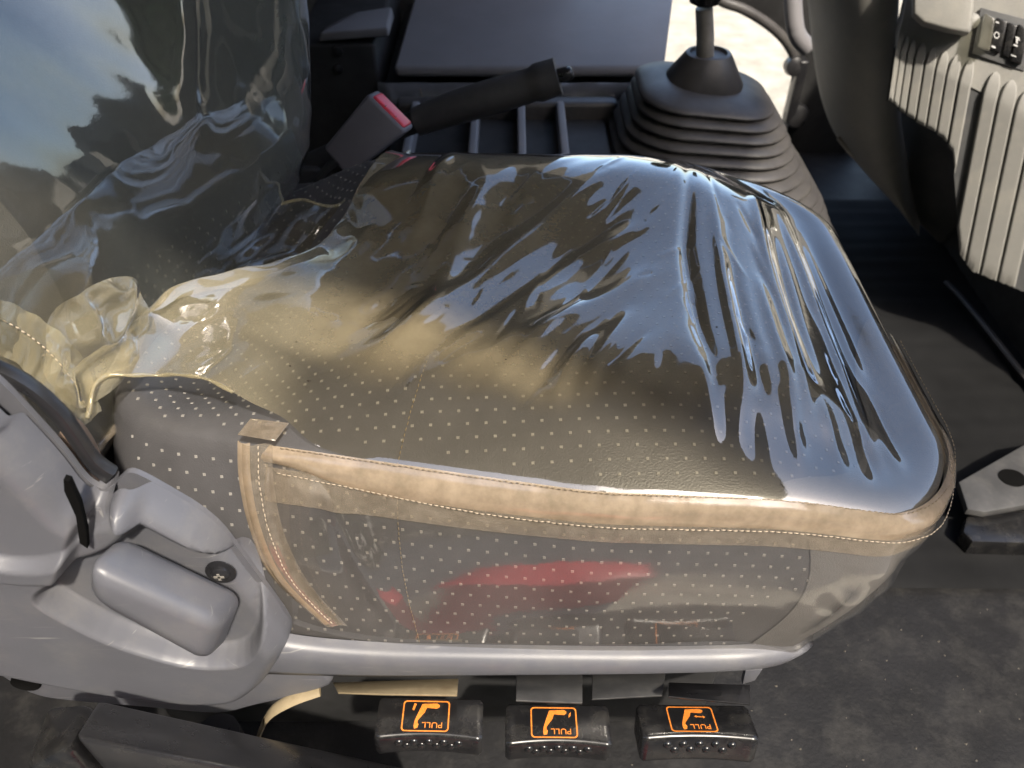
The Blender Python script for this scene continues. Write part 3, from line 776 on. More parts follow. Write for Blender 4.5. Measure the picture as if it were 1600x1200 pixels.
# long ledge rail under the cushion
st = [(395, 1000, 1056), (470, 1016, 1058), (600, 1026, 1060), (800, 1030, 1058), (1000, 1032, 1056), (1150, 1030, 1052), (1220, 1024, 1046), (1255, 1014, 1034), (1272, 1000, 1012)]
vs = []; prof_n = 14
top_l = curve([U(a, b, y=lerp(-.054, -.040, ss(1180, 1275, a))) for a, b, c in st], 60); bot_l = curve([U(a, c, y=lerp(-.058, -.041, ss(1180, 1275, a))) for a, b, c in st], 60)
for i in range(60):
    a, b = top_l[i], bot_l[i]; s = i / 59; w = lerp(1, .6, ss(.93, 1, s))
    back_y = .02
    pr = [(back_y, a.z - .030), (-.02, a.z - .022), (-.040, a.z - .008), (a.y + .012, a.z + .001), (a.y + .006, a.z + .001), (a.y + .002, a.z - .001), (a.y - .001, a.z - .004), (a.y - .002, lerp(a.z, b.z, .4)), (b.y, lerp(a.z, b.z, .8)), (b.y + .002, b.z - .001), (b.y + .006, b.z - .003), (-.03, b.z - .002), (0, b.z), (back_y, b.z)]
    for y_, z_ in pr: vs.append(Vector((a.x - (.0 if s < .93 else 0), y_, z_)))
fs = grid_faces(60, prof_n)
for i in range(59): fs.append((i * prof_n + prof_n - 1, (i + 1) * prof_n + prof_n - 1, (i + 1) * prof_n, i * prof_n))
fs.append(tuple(range(prof_n))); fs.append(tuple(reversed([59 * prof_n + k for k in range(prof_n)])))
mesh('ledge_rail', vs, fs, M['grey_trim'], seat, angle=60)
# small locating tab under the rail
prism('rail_tab', [U(a, b, y=-.05) for a, b in ((1165, 1048), (1192, 1046), (1180, 1064), (1160, 1070))], (0, .006, 0), M['grey_trim'], seat, bevel=.001)
# recliner lever
def H(px, py, y): return U(px, py, y=y)
lv = [H(138, 940, -.110), H(325, 1040, -.110), H(350, 1010, -.066), H(190, 925, -.066),
      H(122, 878, -.105), H(342, 976, -.107), H(386, 926, -.066), H(190, 828, -.066)]
lev = hexa('recliner_lever', lv, M['grey_trim'], seat, bevel=.011, seg=6); lev['label'] = 'grey plastic recliner lever'
scw = U(345, 893, y=-.056)
sw = lathe('screw', scw, [(.0105, 0), (.0105, .001), (.0065, .0015), (.0062, .003), (.004, .0042), (.0008, .0046)], M['black_metal'], seat, axis=(0, -1, .15))
hexa('cross_slot', [scw + Vector((a * .0035, -.0044 - d, b * .0009)) for d in (0, .0006) for a, b in ((-1, -1), (1, -1), (1, 1), (-1, 1))], M['steel'], sw, bevel=0)
hexa('cross_slot', [scw + Vector((a * .0009, -.0044 - d, b * .0035)) for d in (0, .0006) for a, b in ((-1, -1), (1, -1), (1, 1), (-1, 1))], M['steel'], sw, bevel=0)
# curved black recliner bracket and foam behind the hub
bp_ = [U(a, b, y=-.035) for a, b in ((-60, 560), (0, 582), (50, 610), (95, 650), (125, 690), (150, 725), (178, 745))]
bq = [U(a, b, y=-.035) for a, b in ((-60, 585), (0, 600), (45, 626), (82, 664), (110, 702), (138, 740), (166, 760))]
prism('recliner_bracket', curve(bp_, 18) + list(reversed(curve(bq, 18))), (0, .010, 0), M['black_metal'], seat, bevel=.003)
fp_ = [U(a, b, y=-.02) for a, b in ((85, 690), (110, 690), (140, 735), (155, 790), (150, 880), (120, 880), (110, 760))]
prism('foam_edge', fp_, (0, .02, 0), M['foam'], seat, bevel=.003, smooth_n=3)

# ------------------------------------------------------------------ three pull levers
FONT = None
def text_mesh(body, size):
    cu = bpy.data.curves.new('t', 'FONT'); cu.body = body; cu.size = size; cu.align_x = 'CENTER'; cu.align_y = 'CENTER'; cu.extrude = .00012
    ob = bpy.data.objects.new('t', cu); COL.objects.link(ob); bpy.context.view_layer.update()
    me = bpy.data.meshes.new_from_object(ob.evaluated_get(bpy.context.evaluated_depsgraph_get()))
    v = [q.co.copy() for q in me.vertices]; f_ = [tuple(p.vertices) for p in me.polygons]
    bpy.data.objects.remove(ob); bpy.data.meshes.remove(me); return v, f_
TXT = text_mesh('PULL', .0165)
def pull_lever(name, px, py, wpx, tilt, kind, label, face):
    c = U(px, py, y=-.085); sc_ = wpx / 1990.; hw = sc_ / 2; D = .036
    q = Matrix.Rotation(R(face), 4, 'X') @ Matrix.Rotation(R(tilt), 4, 'Z')
    q = Matrix.Translation(c) @ Matrix.Rotation(R(tilt), 4, 'Y') @ Matrix.Rotation(R(face), 4, 'X')
    # local: x along, y away from the viewer, z up; top at z 0
    vs = []; n = 34; r = .004
    for i in range(n):
        s = i / (n - 1) * 2 - 1
        e = 1 - max(0, (abs(s) - .93) / .07) ** 2 * .12
        yf = -D / 2 - .0035 * s * s + .0015
        prof = []
        def arc(cy, cz, a0):
            for k in range(5):
                a = R(a0 + 90 * k / 4); prof.append((cy + r * math.cos(a), cz + r * math.sin(a)))
        arc(D / 2 - r, -r, 0); arc(yf + r, -r, 90); arc(yf + r + .003, -.030 + r, 180); arc(D / 2 - r, -.030 + r, 270)
        for (a, b) in prof: vs.append(q @ Vector((s * hw, a * e, -.012 + (b + .012) * e)))
    m_ = 20; fs = [tuple(reversed(f_)) for f_ in grid_faces(n, m_)]
    for i in range(n - 1): fs.append((i * m_ + m_ - 1, i * m_, (i + 1) * m_, (i + 1) * m_ + m_ - 1))
    fs.append(tuple(range(m_))); fs.append(tuple(reversed([(n - 1) * m_ + k for k in range(m_)])))
    lvr = mesh(name, vs, fs, M['black_plastic'], seat, angle=50, flip=True); lvr['label'] = label
    # bubbles along the front face
    for k in range(9):
        s = -.56 + .28 * k if k < 5 else -.42 + .28 * (k - 5); zz = -.0098 if k < 5 else -.0165
        yf = -D / 2 - .0035 * s * s + .0015 + (.0006 if k < 5 else .002)
        lathe('bump', q @ Vector((s * hw, yf, zz)), [(.0040, -.001), (.0036, .0006), (.0025, .0017), (.0009, .0022)], M['black_plastic'], lvr, n=10, axis=(0, -1, .1))
    # printed frame, pictogram and word
    ctr = Vector((-.002 * 0 - hw * .08, .0, .00025))
    def place(pts): return [q @ (ctr + Vector((a, b, 0))) for a, b in pts]
    w, h, th, rc = .0188, .0135, .0011, .003
    def rr(w, h, r_):
        o = []
        for (sx, sy, a0) in ((1, 1, 0), (-1, 1, 90), (-1, -1, 180), (1, -1, 270)):
            for k in range(6):
                a = R(a0 + 90 * k / 5); o.append((sx * (w - r_) + r_ * math.cos(a), sy * (h - r_) + r_ * math.sin(a)))
        return o
    a, b = rr(w, h, rc), rr(w - th, h - th, rc - th * .6); n = len(a)
    mesh('printed_frame', place(a) + place(b), [(i, (i + 1) % n, n + (i + 1) % n, n + i) for i in range(n)], M['orange'], lvr, smooth=False)
    leg = [(-.0035, .0105), (.0085, .0112), (.0105, .0098), (.0105, .0080), (.0085, .0066), (.0040, .0068), (.0005, .0072), (-.0005, .0050), (-.0010, .0030), (-.0030, .0005), (-.0060, -.0040), (-.0062, -.0055), (-.0052, -.0075), (-.0060, -.0105), (-.0085, -.0112), (-.0090, -.0085), (-.0088, -.0060), (-.0085, -.0040), (-.0062, .0030)]
    mesh('leg_pictogram', place(leg), [tuple(range(len(leg)))], M['orange'], lvr, smooth=False, flip=True)
    if kind == 0: ar = [[(-.0098, .0045), (-.0090, .0075), (-.0080, .0105), (-.0100, .0112), (-.0106, .0085), (-.0112, .0055)]]
    elif kind == 1: ar = [[(.0120, .0040), (.0138, .0060), (.0142, .0095), (.0126, .0075)]]
    else: ar = [[(.0025, .0030), (.0045, .0044), (.0045, .0034), (.0095, .0030), (.0095, .0040), (.0115, .0024), (.0095, .0010), (.0095, .0020), (.0045, .0022), (.0045, .0014)]]
    for s_ in ar: mesh('arrow_print', place(s_), [tuple(range(len(s_)))], M['orange'], lvr, smooth=False)
    v, f_ = TXT
    mesh('pull_lettering', [q @ (ctr + Vector((.0056 - p.x * .46, -.0076 - p.y * .42, p.z))) for p in v], f_, M['orange'], lvr, smooth=False)
    return lvr
pull_lever('pull_lever', 672, 1119, 168, 2.5, 0, 'black pull lever printed with a leg and a curved arrow by the heel side', -8)
pull_lever('pull_lever', 872, 1129, 168, 1.5, 1, 'black pull lever printed with a leg and an arrow at the knee', -8)
pull_lever('pull_lever', 1088, 1124, 182, 1.5, 2, 'black pull lever printed with a leg and a double arrow', -22)

# mounting plates the levers hang from and the seat's underframe
def plate(name, px, y, m, d=(0, 0, -.003), th=None, parent=None, bevel=.0006):
    return prism(name, [U(a, b, y=c) for (a, b), c in zip(px, y)], d, m, parent, bevel=bevel)
plate('mounting_plate', ((520, 1066), (716, 1060), (714, 1086), (600, 1084), (528, 1082)), (-.045, -.045, -.075, -.075, -.070), M['tan_metal'], parent=seat)
plate('mounting_plate', ((806, 1050), (910, 1050), (910, 1098), (806, 1094)), (-.03, -.03, -.08, -.08), M['grey_metal'], parent=seat)
plate('mounting_plate', ((925, 1050), (1040, 1050), (1035, 1086), (925, 1092)), (-.03, -.03, -.07, -.07), M['grey_metal'], parent=seat)
plate('mounting_plate', ((1045, 1066), (1172, 1070), (1172, 1100), (1045, 1088)), (-.05, -.05, -.08, -.08), M['black_metal'], parent=seat)
tube('bent_strip', curve([U(a, b, y=c) for a, b, c in ((500, 1078, -.05), (460, 1092, -.055), (425, 1112, -.06), (408, 1140, -.06), (400, 1170, -.055))], 20), .006, M['tan_metal'], seat, n=10, flat=.35)
box('seat_base', (-.36, .0, FZ + .002), (.20, .40, -.20), M['dark'], seat, bevel=.01)

# ------------------------------------------------------------------ black rail beside the seat
rail = thing('sill_rail', (-.2, -.1, FZ), 'scuffed black plastic rail running along the door side below the grey trim', 'rail')
tp = [U(a, b, y=c) for a, b, c in ((112, 1150, -.15), (420, 1212, -.15), (660, 1205, -.10), (150, 1092, -.10))]
hexa('rail_body', [p + Vector((0, 0, -.08)) for p in tp] + tp, M['black_metal'], rail, bevel=.006, seg=4)
ep = [U(a, b, y=c) for a, b, c in ((35, 1205, -.14), (108, 1165, -.14), (146, 1098, -.095), (70, 1100, -.095))]
hexa('end_cap', [p + Vector((0, 0, -.09)) for p in ep] + ep, M['black_plastic'], rail, bevel=.008, seg=4)
tube('rail_post', [(-.25, -.08, FZ + .001), (-.25, -.08, -.26)], .02, M['black_metal'], rail)

# ------------------------------------------------------------------ seat belt buckle
bk_ = thing('seat_belt_buckle', U(545, 262, y=.5), 'grey seat belt buckle with red release button, standing beside the cushion', 'buckle')
Yb = .50
A_, B_, C_, D_ = U(574, 146, y=Yb - .01), U(634, 206, y=Yb - .03), U(541, 278, y=Yb - .035), U(504, 232, y=Yb - .015)
ax = ((A_ - D_) + (B_ - C_)).normalized(); n_ = (B_ - A_).cross(D_ - A_).normalized()
if n_.y < 0: n_ = -n_
dd = n_ * .026 + ax * .004
hexa('buckle_body', [D_, C_, C_ + dd, D_ + dd, A_, B_, B_ + dd, A_ + dd], M['buckle'], bk_, bevel=.005, seg=4)
e0 = [mix3(A_, B_, .10), mix3(A_, B_, .92)]
bt = [e0[0] + dd * .12, e0[1] + dd * .12, e0[1] + dd * .85, e0[0] + dd * .85]
hexa('release_button', [p - ax * .004 for p in bt] + [p + ax * .0022 for p in bt], M['red'], bk_, bevel=.0025, seg=3)
for t_ in (.35, .68):
    p0 = mix3(bt[0], bt[1], t_) + ax * .0023
    hexa('button_mark', [p0 + n_ * a * .002 + (B_ - A_).normalized() * b * .0006 + ax * c * .0004 for c in (0, 1) for a, b in ((0, -1), (2, -1), (2, 1), (0, 1))], M['black_plastic'], bk_, bevel=0)
stem = mix3(D_, C_, .5) + dd * .5
tube('stalk', curve([stem + ax * .01, stem - ax * .04, stem - ax * .12 + Vector((0, 0, -.05)), stem - ax * .13 + Vector((-.02, .0, -.20))], 14), .014, M['dark'], bk_, n=10, flat=.4)

# ------------------------------------------------------------------ parking brake
pb = thing('parking_brake', (-.1, .62, FZ), 'black parking brake lever raised behind the seat cushion', 'parking brake')
ga_ = curve([U(a, b, y=.62) for a, b in ((662, 186), (700, 172), (760, 154), (820, 136), (872, 119))], 22)
tube('grip', ga_, [.0190 + .003 * math.sin(i / 21 * 3.1) + (.0035 if i > 17 else 0) for i in range(22)], M['rubber'], pb, n=18)
tube('release_button', [U(868, 120, y=.62), U(884, 116, y=.62), U(892, 114, y=.62), U(895, 113, y=.62)], [.009, .009, .0085, .006], M['black_plastic'], pb, n=14)
tube('shaft', curve([U(a, b, y=.62) for a, b in ((665, 185), (600, 208), (540, 232), (470, 262))], 14), .0145, M['dark'], pb, n=14)
tube('collar', [U(672, 183, y=.62), U(650, 190, y=.62)], .0185, M['rubber'], pb, n=16)
bx_ = U(470, 262, y=.62)
box('bracket', (bx_.x - .03, .60, FZ + .001), (bx_.x + .03, .64, bx_.z + .01), M['dark'], pb, bevel=.006)

# ------------------------------------------------------------------ gear lever with its boot
YG = .76
gt = U(1105, 82, y=YG)
gear = thing('gear_lever', (gt.x + .04, YG, FZ), 'worn steel gear lever rising from a folded black rubber boot', 'gear lever')
def rrect(hx, hy, r_, n=12):
    o = []
    for (sx, sy, a0) in ((1, 1, 0), (-1, 1, 90), (-1, -1, 180), (1, -1, 270)):
        for k in range(n):
            a = R(a0 + 90 * k / (n - 1)); o.append((sx * (hx - r_) + r_ * math.cos(a), sy * (hy - r_) + r_ * math.sin(a)))
    return o
def loft(name, rings, m, parent, capt=True, capb=True, angle=None):
    vs = []; n = len(rings[0])
    for r_ in rings: vs += r_
    fs = []
    for i in range(len(rings) - 1):
        for k in range(n): fs.append((i * n + k, i * n + (k + 1) % n, (i + 1) * n + (k + 1) % n, (i + 1) * n + k))
    if capb: fs.append(tuple(reversed(range(n))))
    if capt: fs.append(tuple((len(rings) - 1) * n + k for k in range(n)))
    return mesh(name, vs, fs, m, parent, angle=angle)
def ring(c, hx, hy, r_, z, tilt=0.): return [Vector((c[0] + a, c[1] + b, z + a * tilt)) for a, b in rrect(hx, hy, min(r_, hx * .99, hy * .99))]
zt = gt.z
# pleats: each fold bulges out, larger toward the base
rings = []; folds = 14; zb = zt - .042; z = zt - .255
levels = []
for k in range(folds):
    a = k / folds; b = (k + 1) / folds
    for s in range(8):
        t = a + (b - a) * s / 8
        bul = abs(math.sin(math.pi * s / 8)) ** .6
        zz = lerp(z, zb, t ** .92)
        hw = lerp(.200, .092, t ** 1.05) - .017 * (1 - bul)
        levels.append((zz - .004 * bul, hw))
levels.append((zb + .002, .066)); levels.append((zb + .004, .050))
for zz, hw in levels:
    f_ = (zb - zz) / (zb - z); c = (gt.x + .034 * f_ + .003 * math.sin(zz * 60), YG - .01 * f_)
    rings.append(ring(c, hw, hw * .92, hw * .62, zz, -.10 * (1 - f_)))
loft('boot', rings, M['rubber'], gear)
c = (gt.x + .002, YG)
loft('boot_collar', [ring(c, .054, .049, .044, zb - .004, -.06), ring(c, .054, .049, .044, zb + .006, -.06), ring(c, .034, .031, .030, zt - .004), ring(c, .031, .028, .028, zt), ring(c, .026, .024, .024, zt + .001), ring(c, .024, .022, .022, zt - .003)], M['rubber'], gear, angle=35)
tube('stick', [Vector((gt.x, YG, zt - .02)), U(1102, 55, y=YG), U(1100, 12, y=YG)], [.0125, .012, .0115], M['steel'], gear, n=18)
k0 = U(1100, 8, y=YG); lathe('knob', k0, [(.012, 0), (.02, .004), (.024, .014), (.026, .04), (.022, .07), (.008, .08)], M['black_plastic'], gear)
c2 = (gt.x + .036, YG - .012)
loft('console_base', [ring((c2[0] + .02, c2[1]), .20, .17, .10, FZ + .001), ring(c2, .166, .15, .10, z + .004), ring(c2, .155, .142, .098, z + .012)], M['slab'], gear, angle=40)

# ------------------------------------------------------------------ folded centre seat
cs = thing('centre_seat', (0, .95, FZ), 'folded centre seat with a flat slate panel over a dark wrapped cushion', 'seat')
a0, a1 = U(614, 104, y=.88), U(1040, 104, y=.88); zt_ = a0.z
x0_, x1_ = a0.x, a1.x
hexa('folded_backrest', [(x0_ + .005, .875, zt_ - .016), (x1_ - .01, .875, zt_ - .016), (x1_ + .05, 1.33, zt_ - .03), (x0_ + .005, 1.33, zt_ - .03), (x0_, .88, zt_), (x1_, .88, zt_), (x1_ + .085, 1.33, zt_ + .02), (x0_ + .012, 1.33, zt_ + .02)], M['slab'], cs, bevel=.007, seg=4)
# rolled cushion front
vs = []; n1, n2 = 60, 16
for i in range(n1):
    x = lerp(x0_ - .025, x1_ + .01, i / (n1 - 1)); e = min(1, min(i, n1 - 1 - i) / 4 + .5)
    for k in range(n2):
        a = R(lerp(70, -120, k / (n2 - 1))); w = .0015 * nz(x * 30, k * .3, 2)
        vs.append(Vector((x, .875 - (.030 + w) * math.cos(a) * e, zt_ - .055 + (.038 + w) * math.sin(a))))
cz = mesh('cushion_roll', vs, grid_faces(n1, n2), M['mid_vinyl'], cs, flip=True)
box('cushion_core', (x0_ - .022, .866, FZ + .12), (x1_ + .008, 1.30, zt_ - .038), M['dark'], cs, bevel=.006)
xx = U(655, 130, y=.845).x
stitches('cushion_seam', [Vector((xx + .002 * math.sin(k), .875 - .0315 * math.cos(R(a)), zt_ - .055 + .0395 * math.sin(R(a)))) for k, a in enumerate(range(50, -80, -10))], M['thread_dark'], cs, nrm=(0, -1, .2), r=.0008)
# hinge bracket and dark compartment on the left
hexa('hinge_cover', [U(498, 66, y=.90), U(608, 58, y=.90), U(608, 58, y=.93) + Vector((0, .08, 0)), U(498, 66, y=.93) + Vector((0, .08, 0)), U(500, 50, y=.90), U(606, 42, y=.90), U(612, 10, y=1.02), U(560, 18, y=1.02)], M['slab'], cs, bevel=.004)
box('side_compartment', (U(500, 100, y=.9).x - .04, .90, FZ + .05), (x0_ - .028, 1.25, U(500, 66, y=.9).z - .003), M['dark'], cs, bevel=.006)
box('leg_frame', (x0_ - .1, .93, FZ + .001), (x1_ - .02, 1.20, FZ + .12), M['dark'], cs, bevel=.006)
# two small bolts inside the compartment
for a, b in ((528, 80), (528, 108)): lathe('bolt', U(a, b, y=.90), [(.008, -.001), (.008, .003), (.004, .005)], M['black_metal'], cs, n=8, axis=(0, -1, 0))

# ------------------------------------------------------------------ tray console under the brake lever
tray = thing('storage_tray', (0, .72, FZ), 'dark plastic storage tray with dividers below the parking brake', 'tray')
tl, tr_ = U(600, 228, y=.66).x, U(960, 228, y=.66).x
tz = U(800, 225, y=.66).z
ytb = .80
box('tray_floor', (tl, .62, FZ + .001), (tr_, ytb, tz - .028), M['dark'], tray, bevel=.003)
box('back_rim', (tl, ytb, FZ + .002), (tr_ + .02, ytb + .03, tz - .004), M['rubber'], tray, bevel=.008)
for px in (640, 740, 815, 880):
    x = U(px, 205, y=.70).x; box('divider', (x - .006, .622, tz - .03), (x + .006, ytb + .001, tz), M['slab'], tray, bevel=.003)
box('front_rim', (tl, .605, FZ + .002), (tr_, .62, tz), M['slab'], tray, bevel=.004)

# ------------------------------------------------------------------ dashboard side
dash = thing('dashboard', (.65, .8, FZ), 'grey lower dashboard with upright sunlit ribs and a switch panel', 'dashboard')
def strip(name, left, right, m, parent, bulge=(0, 0, 0), nu=40, nv_=24, thick=None, flip=False):
    L_ = curve(left, nu); R_ = curve(right, nu); vs = []
    for i in range(nu):
        for k in range(nv_):
            s = k / (nv_ - 1); vs.append(L_[i].lerp(R_[i], s) + Vector(bulge) * (4 * s * (1 - s)))
    fs = grid_faces(nu, nv_)
    if thick:
        o = len(vs); vs += [v + Vector(thick) for v in vs]; fs += [tuple(reversed([q + o for q in f_])) for f_ in grid_faces(nu, nv_)]
        bd = [i * nv_ for i in range(nu)] + [(nu - 1) * nv_ + j for j in range(1, nv_)] + [i * nv_ + nv_ - 1 for i in range(nu - 2, -1, -1)] + [j for j in range(nv_ - 2, 0, -1)]
        for a, b in zip(bd, bd[1:] + bd[:1]): fs.append((a, a + o, b + o, b))
    return mesh(name, vs, fs, m, parent, angle=50, flip=flip)
def UY(l): return [U(a, b, y=c) for a, b, c in l]
strip('column_panel', UY([(1250, -60, 1.0), (1262, 0, .99), (1270, 80, .98), (1282, 150, .97), (1305, 210, .96), (1345, 262, .95), (1392, 305, .94), (1432, 345, .92)]),
      UY([(1404, -60, .84), (1403, 0, .83), (1401, 60, .82), (1401, 120, .82), (1404, 190, .83), (1412, 250, .85), (1422, 300, .88), (1434, 346, .91)]), M['dash'], dash, bulge=(-.015, -.05, .0), thick=(.02, .05, 0))
# rib panel: coordinates run along the ledge (s) and down (t)
LED = [(1396, 74, .745), (1425, 90, .735), (1480, 118, .705), (1540, 148, .675), (1600, 180, .645), (1680, 225, .610)]
led = curve(UY(LED), 60)
def led_at(px):
    best = None
    for i in range(59):
        a, b = led[i], led[i + 1]
        pa, pb_ = proj(a), proj(b)
        if pa <= px <= pb_: return a.lerp(b, (px - pa) / (pb_ - pa))
    return led[0] if px < proj(led[0]) else led[-1]
def proj(v):
    d = v - CAM; return 800 + FPX * d.x / d.dot(FV)
def proj_y(v):
    d = v - CAM; return 600 - FPX * d.dot(UV) / d.dot(FV)
BOT = [(1390, 155), (1403, 160), (1422, 176), (1453, 197), (1488, 216), (1508, 240), (1530, 330), (1548, 400), (1572, 425), (1610, 440), (1700, 470)]
def rib_len(px):
    for (a, b), (c, d) in zip(BOT, BOT[1:]):
        if a <= px <= c: tgt = b + (d - b) * (px - a) / (c - a); break
    t = .005
    while proj_y(led_at(px) + DN * t) < tgt and t < .5: t += .002
    return t
DN = Vector((.075, -.27, -1)).normalized()      # direction down the rib panel, leaning toward the seat
def panel(px, t): return led_at(px) + DN * t
UPD = Vector((.10, .42, 1)).normalized()         # direction up the switch panel
PN = (led[-1] - led[0]).normalized().cross(DN).normalized()
if PN.y > 0: PN = -PN
vs = []
for i in range(50):
    px = lerp(1396, 1690, i / 49)
    L_ = rib_len(px)
    for k in range(14): vs.append(panel(px, L_ * k / 13) - PN * .004)
o_ = len(vs); fs = grid_faces(50, 14)
vs += [v - PN * .05 for v in vs]; fs += [tuple(reversed([q + o_ for q in f_])) for f_ in grid_faces(50, 14)]
bd = [i * 14 for i in range(50)] + [49 * 14 + j for j in range(1, 14)] + [i * 14 + 13 for i in range(48, -1, -1)] + [j for j in range(12, 0, -1)]
for a, b in zip(bd, bd[1:] + bd[:1]): fs.append((a, a + o_, b + o_, b))
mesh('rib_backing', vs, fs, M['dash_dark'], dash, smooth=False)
RIB = [(1400, 1407), (1408.5, 1416), (1418, 1427), (1430, 1443), (1446, 1460), (1463, 1477), (1480, 1496), (1500, 1516), (1537, 1557), (1561, 1583), (1587, 1612), (1616, 1642)]
for a, b in RIB:
    m_ = (a + b) / 2; L_ = rib_len(m_) - .003; tip = .022 + .010 * ss(1420, 1520, m_)
    pa, pb_ = led_at(a), led_at(b); wv = (pb_ - pa) * 1.13; vs = []; nU, nV = 40, 17; LK = [rib_len(lerp(a, b, k / 16)) - .003 for k in range(17)]
    for i in range(nU):
        f_ = i / (nU - 1)
        if f_ < .3:     # over the ledge, rounding to a tip on the switch panel
            t = (1 - f_ / .3); base = UPD * (tip * t); ws = math.sqrt(max(0, 1 - t ** 2.4)) ; hh = .0034 * (1 - t ** 3)
        else:
            t = (f_ - .3) / .7; base = None; ws = 1; hh = .0034 * (1 - ss(.94, 1, t))
        for k in range(nV):
            s = k / (nV - 1) * 2 - 1
            prf = (1 - abs(s) ** 14) ** .5
            nrm_ = (PN + Vector((0, 0, .5)) * (1 if f_ < .3 else 0)).normalized()
            vs.append((pa + pb_) / 2 + wv * .5 * s * max(.02, ws) + (base if base is not None else DN * (LK[k] * t)) + nrm_ * (hh * prf - .003 * (1 - prf)))
    mesh('rib', vs, grid_faces(nU, nV), M['dash'], dash, flip=True)
# switch panel above the ledge
vs = []
for i in range(30):
    px = lerp(1400, 1690, i / 29)
    for k in range(10): vs.append(led_at(px) + UPD * (.22 * k / 9) - PN * .001 + Vector((0, .0015, 0)))
o_ = len(vs); fs = grid_faces(30, 10); vs += [v + Vector((.02, .06, 0)) for v in vs]; fs += [tuple(reversed([q + o_ for q in f_])) for f_ in grid_faces(30, 10)]
bd = [i * 10 for i in range(30)] + [29 * 10 + j for j in range(1, 10)] + [i * 10 + 9 for i in range(28, -1, -1)] + [j for j in range(8, 0, -1)]
for a, b in zip(bd, bd[1:] + bd[:1]): fs.append((a, a + o_, b + o_, b))
mesh('switch_panel', vs, fs, M['dash'], dash, smooth=False)
EX = (led[-1] - led[0]).normalized(); UPN = EX.cross(UPD).normalized()
if UPN.y > 0: UPN = -UPN
def onpanel(px, py):
    """point of the switch panel plane seen at that place"""
    D = Vector(((px - 800) / FPX, 0, 0)) + FV + UV * ((600 - py) / FPX)
    p0 = led_at(1540); t = (p0 - CAM).dot(UPN) / D.dot(UPN); return CAM + D * t
def switch(name, quad, h, m, lab=None, bevel=.002):
    q = [onpanel(*a) for a in quad]
    o = hexa(name, [p - UPN * .002 for p in q] + [p + UPN * h for p in q], m, dash, bevel=bevel)
    if lab: o['label'] = lab
    return o
s1 = switch('rocker_switch', ((1545, 78), (1562, 84), (1574, 34), (1556, 28)), .008, M['black_plastic'], 'black rocker switch with a round icon')
s2 = switch('rocker_switch', ((1565, 86), (1577, 92), (1590, 40), (1574, 35)), .006, M['black_plastic'], 'plain black rocker switch')
s3 = switch('rocker_switch', ((1577, 95), (1594, 102), (1606, 46), (1590, 38)), .009, M['black_plastic'], 'black rocker switch with white markings')
s4 = switch('switch_guard', ((1524, 75), (1543, 82), (1552, 32), (1536, 23)), .022, M['smoke'], 'clear plastic switch guard')
switch('switch_bezel', ((1518, 84), (1600, 112), (1618, 34), (1532, 12)), .0015, M['dash_dark'], bevel=.001)
def mark(px, py, w, h, par, off): 
    q = [onpanel(px + a * w, py + b * h + a * w * .35) + UPN * off for a, b in ((-1, 1), (1, 1), (1, -1), (-1, -1))]
    mesh('printed_mark', q, [(0, 1, 2, 3)], M['white_print'], par, smooth=False)
for (a, b, w, h) in ((1588, 60, 3, 1.2), (1587, 66, 1.2, 3), (1585, 72, 3, 1.2), (1582, 88, 4, .8), (1589, 63, 3, .8)): mark(a, b, w, h, s3, .0095)
for (a, b, w, h) in ((1551, 74, 3, 1.5), (1557, 36, 2.5, 1)): mark(a, b, w, h, s1, .0085)
rg = []
for k in range(20):
    an = 2 * math.pi * k / 20
    for r_ in (3.2, 4.4): rg.append(onpanel(1556 + r_ * math.cos(an), 56 + r_ * 1.2 * math.sin(an)) + UPN * .0085)
mesh('round_icon', rg, grid_faces(20, 2, True), M['white_print'], s1, smooth=False)
lathe('dash_screw_cap', onpanel(1517, 34), [(.010, -.002), (.010, .006), (.007, .009), (.002, .010)], M['dash'], dash, axis=tuple(UPN))
# rounded shroud above the ribs
sh = [onpanel(1424, -25), onpanel(1424, 28), onpanel(1440, 42), onpanel(1480, 53), onpanel(1508, 57), onpanel(1512, 52), onpanel(1520, -25)]
prism('shroud', [p + UPN * .045 for p in sh], -UPN * .044, M['dash'], dash, bevel=.010, seg=4)
# recessed dark lower panel and its foot
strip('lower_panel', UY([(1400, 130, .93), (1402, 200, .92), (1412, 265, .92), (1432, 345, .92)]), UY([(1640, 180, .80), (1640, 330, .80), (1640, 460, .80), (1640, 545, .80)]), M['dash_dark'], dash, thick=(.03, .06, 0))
box('dash_core', (.80, .45, FZ + .001), (1.10, 1.2, .22), M['dark'], dash, bevel=.01)

# ------------------------------------------------------------------ passenger doorway on the far side
df_ = thing('door_frame', (.62, 1.3, FZ), 'black passenger door frame with hinge beside the bright doorway', 'door frame')
prism('frame_post', UY([(1110, -70, 1.28), (1120, -8, 1.28), (1165, 12, 1.28), (1205, 36, 1.28), (1232, 62, 1.28), (1247, 92, 1.28), (1247, 130, 1.28), (1240, 172, 1.28), (1230, 196, 1.28), (1225, 330, 1.28), (1360, 330, 1.28), (1330, 150, 1.28), (1310, -70, 1.28)]), (0, .05, 0), M['dark'], df_, bevel=.006)
tube('weather_seal', curve(UY([(1105, -60, 1.272), (1118, -6, 1.272), (1165, 16, 1.272), (1203, 40, 1.272), (1229, 66, 1.272), (1243, 95, 1.272), (1243, 130, 1.272), (1236, 172, 1.272)]), 40), .010, M['rubber'], df_)
lathe('hinge_pin', U(1240, 103, y=1.262), [(.018, -.012), (.020, 0), (.018, .014), (.008, .018)], M['black_metal'], df_, axis=(0, -1, .2))
lathe('hinge_pin', U(1244, 180, y=1.262), [(.024, -.012), (.026, 0), (.022, .014), (.01, .018)], M['black_metal'], df_, axis=(0, -1, .2))
